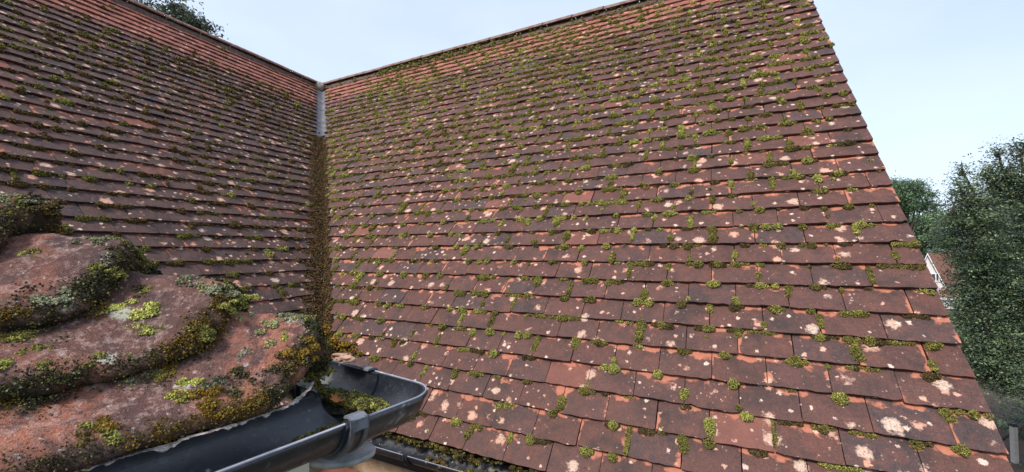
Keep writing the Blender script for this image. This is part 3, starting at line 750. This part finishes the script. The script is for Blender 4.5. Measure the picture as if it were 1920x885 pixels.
for i in range(420):
    x = hval(SR) + 1.15 + abs(rng.normal(0, 1.)) if rng.random() < .8 else rng.uniform(hval(SR), xmaxA(SR)); 
    if x > xmaxA(SR) - .1: continue
    yy = rng.uniform(-.14, .0); C.append(on(MA, x, SR + yy - .03, .035 + (yy + .14) * .2)); Rr.append(rng.uniform(.006, .014)); K.append(GREEN * rng.uniform(.6, 1.2))
loose_moss('moss', 'thin line of moss growing along the right-hand ridge', C, Rr, K, .007, .8, 1.)

# ------------------------------------------------------------------ moss and lichen on the near hip
vis = (S_X[:, 2] > .05) & (S_X[:, 0] > -700) & (S_X[:, 0] < 2100)
dens = S_D**1.2 * vis
dn2 = fbm(S_P * 34 + 2.2, 3); dens = dens * np.clip(1.1 + 1.6 * dn2, .02, 2)
# carpet of dark grains
p_ = dens / dens.sum(); idx = rng.choice(len(S_P), 85000, p=p_)
Pp = S_P[idx] + rng.normal(0, .0012, (len(idx), 3)) + S_N[idx] * (rng.uniform(-.001, .003, len(idx)) + .004 * np.clip(dn2[idx], 0, 1))[:, None]
hue = fbm(Pp * 19 + 8, 3); hue2 = fbm(Pp * 47 + 1, 2)
Kc = np.where((hue > .12)[:, None], OCHRE * .62, np.where((hue2 > .15)[:, None], GREEN * .75, DARK * .95))
Kc = Kc * rng.uniform(.55, 1.45, (len(idx), 1)); tip = rng.random(len(idx)) < .10; Kc[tip] = Kc[tip] * 1.0 + np.array([.10, .10, .03])
pale = (rng.random(len(idx)) < .04) & (S_N[idx, 2] > .2); Kc[pale] = SAGE
Ssz = rng.uniform(.0007, .0017, len(idx)) * np.clip(S_X[idx, 2] / .5, .7, 1.6)
V, F, cl = beads(Pp, Ssz, Kc)
Cb = []; Rb = []; Kb = []
def cushion(x, y, rpx, col, n=5):
    h = pickC(x, y)
    if h is None: return
    P, Nn = h; dep = project(P)[2]; r = rpx / FPX * dep
    for i in range(n):
        off = rng.normal(0, .45, 3) * r; off -= Nn * (off @ Nn); Cb.append(P + off - Nn * r * .42); Rb.append(r * rng.uniform(.45, .8)); Kb.append(col * rng.uniform(.85, 1.15))
for x, y, r_, c_ in ((212, 580, 15, LIME * 1.25), (240, 565, 12, LIME * 1.15), (272, 592, 24, LIME * 1.35), (262, 615, 18, LIME), (285, 618, 15, GREEN),
                     (110, 556, 20, GREY), (85, 560, 16, GREY), (470, 592, 12, SAGE), (495, 612, 14, SAGE), (520, 600, 15, SAGE * 1.1), (513, 640, 15, SAGE), (545, 600, 14, GREY * 1.2), (560, 595, 12, SAGE), (530, 628, 11, LIME),
                     (385, 540, 16, SAGE), (420, 545, 20, GREY * 1.1), (350, 510, 12, SAGE), (320, 505, 10, SAGE), (265, 700, 22, GREY * .8), (240, 708, 15, GREY * .8), (312, 692, 20, OCHRE), (300, 700, 15, GREEN),
                     (375, 735, 32, OCHRE), (345, 745, 26, GREEN * 1.3), (395, 765, 26, OCHRE * .8), (355, 715, 20, LIME), (400, 720, 20, GREY * .6), (190, 800, 24, OCHRE * .9), (175, 790, 18, GREEN), (210, 815, 16, LIME * .8), (150, 820, 20, BROWN * 1.3),
                     (400, 620, 22, OCHRE), (370, 630, 18, GREEN), (450, 575, 16, LIME), (430, 580, 14, GREEN * 1.2), (575, 655, 24, OCHRE * 1.1), (560, 670, 22, OCHRE), (585, 700, 18, GREEN), (545, 690, 20, BROWN * 1.4),
                     (265, 548, 18, DARK * 1.4), (275, 545, 10, GREEN), (190, 490, 18, GREY * .9), (200, 510, 20, GREEN * .9), (230, 480, 16, DARK * 1.5), (60, 470, 14, GREEN), (45, 476, 10, LIME), (30, 630, 22, GREEN), (60, 655, 24, GREEN * .9), (15, 680, 24, LIME * .8), (90, 690, 20, GREEN), (150, 680, 20, GREEN * .9),
                     (215, 520, 14, GREEN), (470, 690, 18, DARK * 1.5), (430, 740, 22, DARK * 1.6), (500, 700, 20, DARK * 1.5), (35, 722, 8, GREY), (460, 660, 10, GREY), (240, 450, 14, GREEN), (265, 465, 14, DARK * 2), (0, 395, 20, BROWN), (30, 350, 20, GREY * 1.2), (70, 365, 20, GREY * 1.1), (80, 395, 18, BROWN)):
    cushion(x, y, r_, c_)
P2, S2, K2 = moss_blobs(np.array(Cb), np.array(Rb), np.full(len(Cb), .0013), np.array(Kb), .72, 1.8, .45)
V2, F2, cl2 = beads(P2, S2, K2)
# pale crinkled lichen on the noses' upper rims
rim = vis & (S_Q > -.02) & (S_Q < .45) & (np.abs(S_T) < .06) & (S_T > -.03); ri = np.where(rim)[0]
ri = ri[fbm(S_P[ri] * 60, 2) > -.05]; ri = rng.choice(ri, min(14000, len(ri) * 3))
P3 = S_P[ri] + S_N[ri] * rng.uniform(0, .0022, len(ri))[:, None] + rng.normal(0, .001, (len(ri), 3)); K3 = np.where(rng.random(len(ri))[:, None] < .5, SAGE, GREY * .8) * rng.uniform(.5, 1.3, (len(ri), 1))
V3, F3, cl3 = beads(P3, rng.uniform(.0009, .0018, len(ri)), K3)
o = mesh('moss', np.vstack([V, V2, V3]), [F, F2 + len(V), F3 + len(V) + len(V2)], M_MOSS, None, None, {'cl': np.vstack([cl, cl2, cl3])})
tag(o, 'thick dark, ochre and lime green moss over the near hip tiles', 'moss', None, 'stuff')

# ------------------------------------------------------------------ things in the gutter
def gpt(a, b): return PC(np.array([a]), np.array([b]), np.array([RIM]))[0]
C = []; Rr = []; K = []
for i in range(480):
    q = rng.normal(0, .5, 2); f = max(0, 1 - (q @ q)); x_, y_ = 672 + q[0] * 70, 757 + q[1] * 19 + q[0] * 16
    p = atz(x_, y_, RIM - .036 + .030 * f * rng.uniform(.5, 1)); rel = p - OC; aa = rel @ e2; bb = -rel @ e1
    if aa < .008 or bb < .010: continue
    C.append(p); Rr.append(rng.uniform(.003, .0075)); v_ = rng.random(); K.append((GREEN * .85 if v_ < .5 else LIME * .8 if v_ < .72 else DARK * 2) * rng.uniform(.6, 1.3))
for i in range(60):
    p = gpt(.080 + rng.normal(0, .004), .14 + rng.uniform(-.07, .03)); p[2] = Z0 + RIM - .036 + rng.uniform(0, .004); C.append(p); Rr.append(rng.uniform(.002, .005)); K.append((GREEN * .8 if rng.random() < .6 else BROWN) * rng.uniform(.7, 1.3))
loose_moss('moss_clump', 'loose clump of dark green moss lying in the gutter corner', C, Rr, K, .0014, .8, 1.4, 'moss clump', None)

def leaf_thing(name, label, loc, size, M3, col, lobes=5, curl=.25, stem=.8, ragged=.25):
    nA = 60; th_ = np.linspace(0, 2 * math.pi, nA, endpoint=False)
    r = size * (1 + ragged * np.sin(th_ * lobes * 2 + .6) * (.5 + .5 * np.abs(np.sin(th_)))) * (.55 + .45 * np.abs(np.cos(th_)))
    rings = [0, .35, .7, 1.]; V = []
    for f in rings:
        x = r * f * np.cos(th_); y = r * f * np.sin(th_) * .8; z = curl * (x**2 + y**2) / size + .06 * size * np.sin(x / size * 7) * f
        V.append(np.stack([x, y, z], -1))
    V = np.concatenate(V); F = []
    for i in range(3):
        for k in range(nA): F.append([i * nA + k, i * nA + (k + 1) % nA, (i + 1) * nA + (k + 1) % nA, (i + 1) * nA + k])
    V2 = V.copy(); V2[:, 2] -= .0006; n = len(V); F = np.array(F); F = np.vstack([F, F[:, ::-1] + n]); Fe = np.array([[3 * nA + (k + 1) % nA, 3 * nA + k, 3 * nA + k + n, 3 * nA + (k + 1) % nA + n] for k in range(nA)])
    V = np.vstack([V, V2]); M = Matrix.Translation(Vector(loc)) @ M3
    root = bpy.data.objects.new(name, None); COL.objects.link(root); put(root, M); tag(root, label, 'leaf')
    mesh('leaf_blade', V, [np.vstack([F, Fe])], plain(name + '_skin', col, .6, .3, tuple(c * .6 for c in col), 90, .5), root, M, None, True)
    if stem:
        mb = MB(); t = np.linspace(0, 1, 8); mb.tube(np.stack([-size * .9 - stem * size * t, .2 * size * t**2, .12 * size * np.sin(t * 3)], -1), size * .035, 6); mb.build('leaf_stalk', plain(name + '_stalk', (.16, .09, .05), .7), root, M)
    return root
def towards_cam(p, up=(0, 0, 1), tilt=.5):
    z = (CP - p); z /= np.linalg.norm(z); z = z * tilt + np.array(up) * (1 - tilt); z /= np.linalg.norm(z); x = np.cross((0, 1, 0), z); x /= np.linalg.norm(x); y = np.cross(z, x)
    return frame((0, 0, 0), x, y, z)
p = atz(634, 752, RIM - .006)
leaf_thing('oak_leaf', 'small orange-brown oak leaf lying on moss in the gutter', p, .0120, towards_cam(p, (0, 0, 1), .12) @ Matrix.Rotation(R(150), 4, 'Z'), (.42, .14, .035), 5, .45, 1.2)
p = atz(613, 716, RIM + .022)
leaf_thing('dead_leaf', 'bleached cream dead leaf wedged under the hip nose', p, .0095, towards_cam(p) @ Matrix.Rotation(R(70), 4, 'Z'), (.62, .54, .42), 3, .8, 0, .3)
# broken piece of tile with moss behind the hip nose
p = atY(643, 668, .70); Vl, Fl = lump((0, 0, 0), (.019, .012, .008), 22, 9, 1.0)
mb = MB(); mb.add(Vl, Fl); o = mb.build('tile_fragment', plain('salmon_clay', (.42, .21, .13), .9, .2, (.55, .36, .27), 60, .8), None, Matrix.Translation(Vector(p)), True)
tag(o, 'salmon pink broken tile fragment resting above the gutter behind the hip', 'tile fragment')
C = []; Rr = []; K = []
for cx_, cy_, n_, cl_ in ((620, 645, 14, OCHRE * 1.1), (605, 625, 14, OCHRE), (632, 652, 10, OCHRE), (661, 668, 6, OCHRE * 1.2), (660, 655, 6, OCHRE), (615, 665, 12, BROWN), (598, 700, 10, GREEN), (590, 715, 10, GREEN * .8), (605, 690, 10, DARK * 1.5)):
    for i in range(n_):
        C.append(atY(cx_ + rng.normal(0, 8), cy_ + rng.normal(0, 7), .71 + rng.normal(0, .006) if cy_ < 690 else .60)); Rr.append(rng.uniform(.004, .008)); K.append(cl_ * rng.uniform(.7, 1.2))
loose_moss('moss', 'ochre moss tuft behind the lowest hip tile nose', C, Rr, K, .0018, .9, 1.4)
mb = MB()
p0 = atz(458, 809, RIM - .052); p1 = atz(500, 801, RIM - .050); mb.tube([p0, (p0 + p1) / 2 + [0, 0, .002], p1], [.0007, .0011, .0008], 6)
o = mb.build('twig', plain('pale_twig', (.42, .36, .30), .8), None, None, True); tag(o, 'short pale twig lying in the near black gutter', 'twig')
# ragged mortar showing under the eave tiles
dm = np.arange(-.62, -.05, .0012); cm = C0 - .002 + .002 * vnoise(np.stack([dm * 90, 0 * dm, 0 * dm], -1)); am, bm = ab(cm, dm)
hm = np.clip(.35 * fbm(np.stack([dm * 30, 0 * dm + 5, 0 * dm], -1), 2) + .5 * fbm(np.stack([dm * 140, 0 * dm, 0 * dm], -1), 2) + .12, 0.04, 1) * .013
zm = ztopC(C0, dm, 0) - .018 - .052 * np.exp(-((dm / math.sqrt(2)) / .062)**2); A = []
for f, o_ in ((0, 0), (.3, .003), (.7, .004), (1, .001), (1.05, -.004)):
    A.append(PC(am - o_ - .0015 * vnoise(np.stack([dm * 400, 0 * dm + f, 0 * dm], -1)), bm, zm + .003 - hm * f))
V = np.array(A).reshape(-1, 3); mesh('eave_mortar', V, grid_faces(5, len(dm)), plain('white_mortar', (.46, .42, .39), .95, .1, (.16, .13, .11), 150, .8), house)

# ------------------------------------------------------------------ ground
def noise_mat(name, c1, c2, sc, rough=.95, c3=None):
    m = Mat(name, rough, .1); c = m.mix(m.ramp(m.noise(sc, 6, .6), .35, .65), c1, c2)
    if c3: c = m.mix(m.ramp(m.noise(sc * .13, 3), .45, .6), c, c3)
    m.col(c); m.bump(m.noise(sc * 4, 4), .5, .03); return m.m
gx = np.linspace(-600, 600, 61); X, Y = np.meshgrid(gx, gx); Zg = 0 * X
g = mesh('ground', np.stack([X, Y, Zg], -1).reshape(-1, 3), grid_faces(61, 61), noise_mat('ground', (.035, .045, .018), (.06, .055, .03), .8, .95, (.05, .065, .025))); tag(g, None, None, None, 'structure')
mb = MB(); mb.add([[6.5, 4.5, .004], [17.2, 4.5, .004], [22, 24, .004], [8.5, 24, .004]], [[0, 1, 2, 3]]); pth = mb.build('path', noise_mat('path', (.060, .045, .036), (.10, .076, .058), 3)); tag(pth, None, None, None, 'structure')

# ------------------------------------------------------------------ trees
def leaves(C, size, nrm_bias, K, lw=.5):
    n = len(C); d = rng.normal(size=(n, 3)); d[:, 2] += nrm_bias; d /= np.linalg.norm(d, axis=1)[:, None]
    u = np.cross(d, rng.normal(size=(n, 3))); u /= np.linalg.norm(u, axis=1)[:, None]; v = np.cross(d, u); s = size * rng.uniform(.6, 1.3, (n, 1))
    V = np.stack([C - u * s, C + v * s * lw + d * s * .2, C + u * s, C - v * s * lw + d * s * .2], 1).reshape(-1, 3)
    F = np.arange(n * 4).reshape(-1, 4); return V, F, np.repeat(K, 4, 0)
def tree(name, label, base, trunk_h, lobes, nleaf, size, cols, cat='tree', group=None, clus=.16, bias=.6, lw=.5, trunk_r=.2):
    root = empty(name, base); tag(root, label, cat, group)
    base = np.array(base, float); lob = [(np.array(c, float), np.array(r, float)) for c, r in lobes]
    wts = np.array([r[0] * r[1] + r[0] * r[2] for c, r in lob]); wts /= wts.sum(); ncl = max(30, nleaf // 26)
    li = rng.choice(len(lob), ncl, p=wts); D = rng.normal(size=(ncl, 3)); D[:, 2] += .15; D /= np.linalg.norm(D, axis=1)[:, None]
    cen = np.array([lob[i][0] for i in li]); rad = np.array([lob[i][1] for i in li])
    CC = cen + D * rad * (rng.uniform(.45, 1.08, (ncl, 1))) * (1 + .22 * vnoise(D * 2.5 + cen * .7))[:, None]
    tone = .5 + 1.1 * rng.random(ncl)**1.4; kk = rng.integers(0, len(cols), ncl)
    idx = np.repeat(np.arange(ncl), 26); P = CC[idx] + rng.normal(0, 1, (len(idx), 3)) * clus * np.array([1, 1, .6]) * rng.uniform(.5, 1.5, ncl)[idx][:, None]
    K = np.array(cols)[kk[idx]] * tone[idx][:, None] * rng.uniform(.65, 1.4, (len(idx), 1))
    V, F, cl = leaves(P, size, bias, K, lw); mesh('crown', V, F, M_LEAF, root, None, {'cl': cl})
    mb = MB(); top = np.mean([c for c, r in lob], 0); n = 8
    pts = [base + (np.array([top[0], top[1], base[2] + trunk_h * 1.0]) - base) * (i / (n - 1)) + [.06 * math.sin(i * 1.3), .06 * math.cos(i), 0] for i in range(n)]
    mb.tube(pts, [trunk_r * (1.25 - .8 * i / (n - 1)) for i in range(n)], 9)
    for i, (c, r) in enumerate(lob):
        a = pts[int(n * .55)] if i % 2 else pts[-2]; mb.tube([a, (a + c) / 2 + [0, 0, .1], c + [0, 0, r[2] * .3]], [trunk_r * .45, trunk_r * .28, trunk_r * .08], 6)
        for q in range(5):
            dd_ = rng.normal(size=3); dd_ /= np.linalg.norm(dd_); mb.tube([c, c + dd_ * r * .5, c + dd_ * r * .95 + [0, 0, .1]], [trunk_r * .15, trunk_r * .09, trunk_r * .03], 5)
    mb.build('trunk', M_BARK, root, None, True); return root
M_BARK = plain('bark', (.055, .042, .032), .95, .1, (.10, .08, .062), 9, .8)
def L_(x, y, Y, rx, ry, rz): return (atY(x, y, Y), (rx, ry, rz))
DG = [(.12, .17, .11), (.18, .24, .13), (.27, .33, .17), (.10, .135, .105)]
Yt = 9.0
tree('evergreen_oak', 'large dense grey-green evergreen tree at the right edge beside the roof', (atY(2110, 500, Yt)[0], Yt + .8, 0), 5.5,
     [L_(1822, 450, Yt, .34, .7, .8), L_(1806, 370, Yt, .17, .2, .5), L_(1804, 325, Yt, .07, .1, .22), L_(1868, 440, Yt + .3, .42, .9, .9), L_(1866, 345, Yt + .2, .22, .25, .5), L_(1872, 290, Yt + .2, .08, .12, .26), L_(1850, 330, Yt + .2, .06, .1, .2), L_(1890, 330, Yt, .08, .1, .3), L_(1918, 370, Yt, .3, .6, .7), L_(1914, 290, Yt, .10, .2, .35), L_(1840, 400, Yt, .22, .3, .5), L_(1783, 400, Yt, .06, .1, .25), L_(1825, 375, Yt, .06, .1, .2),
      L_(1990, 440, Yt + .3, .8, 1.1, 1.4), L_(1858, 560, Yt, .48, .9, .95), L_(1905, 560, Yt - .2, .75, 1., 1.0), L_(1862, 660, Yt - .2, .40, .8, .75), L_(1920, 680, Yt, .6, .8, .7), L_(2000, 640, Yt, .9, 1.1, 1.2), L_(1862, 610, Yt, .38, .6, .6), L_(1872, 700, Yt - .2, .26, .6, .45), L_(2060, 350, Yt, .9, 1., 1.5)],
     230000, .028, DG, clus=.095, bias=1.5, trunk_r=.22)
tree('umbrella_pine', 'distant flat-topped umbrella pine with gaps of sky above the roof edge', (atY(1700, 500, 34)[0], 34, 0), 9.4,
     [L_(1690, 385, 34, 1.3, 1.2, .5), L_(1730, 388, 34, .9, 1.2, .35), L_(1690, 362, 34, 1.1, 1.2, .75), L_(1722, 368, 34, 1.0, 1.2, .6), L_(1672, 372, 34, .8, 1, .8), L_(1706, 350, 34, .9, 1, .45), L_(1668, 350, 34, .9, 1, .5)], 14000, .085, [(.17, .26, .13), (.13, .20, .12)], clus=.28, trunk_r=.22)
tree('bushy_tree', 'mid green bushy tree just below the umbrella pine', (atY(1725, 500, 52)[0], 52, 0), 8,
     [L_(1700, 412, 52, 1.9, 2.4, 1.2), L_(1715, 425, 52, 2.2, 2.4, 1.7), L_(1765, 405, 52, 1., 2.4, 1.2), L_(1750, 415, 52, 1.5, 2, 1.3), L_(1690, 440, 52, 2.6, 2.6, 2.6), L_(1735, 455, 52, 2.4, 2.6, 2.2), L_(1772, 435, 53, 1.8, 2.6, 2.4), L_(1705, 490, 52, 2.4, 2.6, 3.4), L_(1770, 480, 54, 2.4, 2.6, 3.)], 26000, .13, [(.13, .21, .11), (.19, .28, .12), (.10, .16, .11)], clus=.34)
tree('bushy_tree', 'darker tree filling the gap behind the far house', (atY(1790, 500, 66)[0], 66, 0), 6, [L_(1775, 540, 66, 5, 4, 5), L_(1850, 500, 66, 5, 4, 4.5)], 12000, .16, [(.07, .11, .065), (.09, .13, .07)], clus=.5)
Yl = 9.5
tree('leafy_tree', 'sparse leafy treetop peeping over the left ridge', (atY(350, 100, Yl)[0], Yl, 0), 9.6,
     [L_(350, 40, Yl, .38, .4, .32), L_(335, 22, Yl, .22, .3, .25), L_(385, 52, Yl, .2, .3, .16), L_(270, 10, Yl, .3, .3, .3), L_(365, 60, Yl, .4, .5, .3), L_(290, 60, Yl, .9, .6, .5)], 5200, .04, [(.12, .14, .09), (.09, .12, .08)], clus=.10, trunk_r=.1)
bush_l = [L_(1895, 885, 11.5, .8, .9, .5), L_(1930, 800, 12.3, .5, .7, .9), L_(1985, 840, 12, .9, .9, 1.0), L_(1925, 905, 10.6, .7, .8, .35)]
bush = tree('hedge_shrub', 'low dark green shrub round the foot of the pale post', (12.9, 11.6, 0), .7, bush_l, 9000, .045, DG, 'shrub', clus=.12, trunk_r=.06)

# ------------------------------------------------------------------ pale post
pb = atz(1903, 868, -Z0); pb[2] = 0; root = empty('post', pb); tag(root, 'slim pale post with a dark cap at the bottom right', 'post')
Mp = Matrix.Translation(Vector(pb)); mb = MB(); mb.box((-.05, -.05, 0), (.05, .05, .93)); mb.build('shaft', plain('post_paint', (.50, .45, .40), .7, .3, (.40, .35, .30), 8), root, Mp)
mb = MB(); mb.box((-.065, -.065, .93), (.065, .065, .97)); mb.box((-.045, -.045, .97), (.045, .045, 1.0)); mb.build('cap', plain('post_cap', (.03, .03, .03), .5), root, Mp)

# ------------------------------------------------------------------ far house
Yh = 40; pk = atY(1741, 474, Yh); el = atY(1724, 512, Yh); er = atY(1774, 548, Yh)
hw = (er[0] - pk[0]); hd = np.array([.86, .5, 0.]);   # along the ridge, away to the right
wx = np.array([1., -.12, 0.]); wx /= np.linalg.norm(wx); eh = er[2]
root = empty('far_house', (pk[0], pk[1], 0)); tag(root, 'small distant white gabled house with red roof between roof edge and trees', 'house')
def Wp(a, l, z): v = np.array([pk[0], pk[1], 0]) + wx * a + hd * l; v[2] = z; return v
Lh = 6.; m1 = MB()
gp = [Wp(-hw, 0, 0), Wp(hw, 0, 0), Wp(hw, 0, eh), Wp(0, 0, pk[2] - .12), Wp(-hw, 0, eh)]; gq = [p + hd * Lh for p in gp]
nH = 5; V = np.array(gp + gq); F5 = [np.arange(5)[None], (np.arange(5)[::-1] + 5)[None], np.array([[i, (i + 1) % 5, (i + 1) % 5 + 5, i + 5] for i in range(5)])]
mesh('wall', V, F5, plain('white_render', (.72, .68, .66), .85), root)
rf = MB()
for sg in (-1, 1):
    a = [Wp(0, -.25, pk[2]), Wp(sg * (hw + .25), -.25, eh - .25), Wp(sg * (hw + .25), Lh + .2, eh - .25), Wp(0, Lh + .2, pk[2])]
    b = [p + [0, 0, -.12] for p in a]; rf.add(np.array(a + b), [[0, 1, 2, 3], [7, 6, 5, 4], [0, 4, 5, 1], [1, 5, 6, 2], [2, 6, 7, 3], [3, 7, 4, 0]])
rf.build('roof', plain('far_red_tiles', (.30, .14, .10), .9, .15, (.22, .10, .075), 5), root)
bb_ = MB()
for sg in (-1, 1):
    a = [Wp(0, -.30, pk[2] - .02), Wp(sg * (hw + .25), -.30, eh - .27), Wp(sg * (hw + .25), -.30, eh - .42), Wp(0, -.30, pk[2] - .19)]; b = [p + hd * .05 for p in a]
    bb_.add(np.array(a + b), [[0, 1, 2, 3], [7, 6, 5, 4], [0, 4, 5, 1], [1, 5, 6, 2], [2, 6, 7, 3], [3, 7, 4, 0]])
bb_.build('barge_board', plain('white_paint', (.8, .8, .8), .5), root)
wc = atY(1749, 520, Yh); wcx = wc[0] - pk[0]; wz = wc[2]
fr = MB(); Mw = frame(Wp(wcx, -.04, 0), wx, np.cross((0, 0, 1), wx), (0, 0, 1)); ww, wh = .52, .40
fr.box((-ww, -.06, wz - wh), (ww, .0, wz - wh + .08), Mw); fr.box((-ww, -.06, wz + wh - .08), (ww, 0, wz + wh), Mw)
for x_ in (-ww, -.24, .16, ww - .08): fr.box((x_, -.058, wz - wh + .08), (x_ + .08, -.002, wz + wh - .08), Mw)
wf = fr.build('window', plain('window_white', (.8, .8, .8), .5), root)
pn = MB(); pn.box((-ww + .02, -.03, wz - wh + .02), (ww - .02, -.01, wz + wh - .02), Mw); pn.build('pane', plain('window_glass', (.05, .07, .10), .1, .6), wf)
# lean-to in front
lt = MB(); p0, p1 = atY(1752, 556, 38), atY(1800, 556, 38); h0, h1 = atY(1764, 541, 39.5), atY(1800, 541, 39.5)
a = [p0, p1, h1, h0]; b = [p + [0, 0, -.1] for p in a]; lt.add(np.array(a + b), [[0, 1, 2, 3], [7, 6, 5, 4], [0, 4, 5, 1], [1, 5, 6, 2], [2, 6, 7, 3], [3, 7, 4, 0]])
lo_ = lt.build('roof', plain('lean_to_tiles', (.34, .18, .12), .9, .15, (.26, .12, .08), 5), root); lo_['label'] = 'low orange tiled lean-to roof'
lt = MB(); lt.box((p0[0], 37.9, p0[2] - .28), (p1[0], 38.0, p0[2] - .1)); lt.build('eaves_gutter', plain('white_gutter', (.8, .8, .8), .5), root)
lt = MB(); lt.box((p0[0] + .2, 38.1, 0), (p1[0], 39.4, p0[2] - .12)); lt.build('wall', plain('white_render_low', (.6, .57, .54), .85), root)
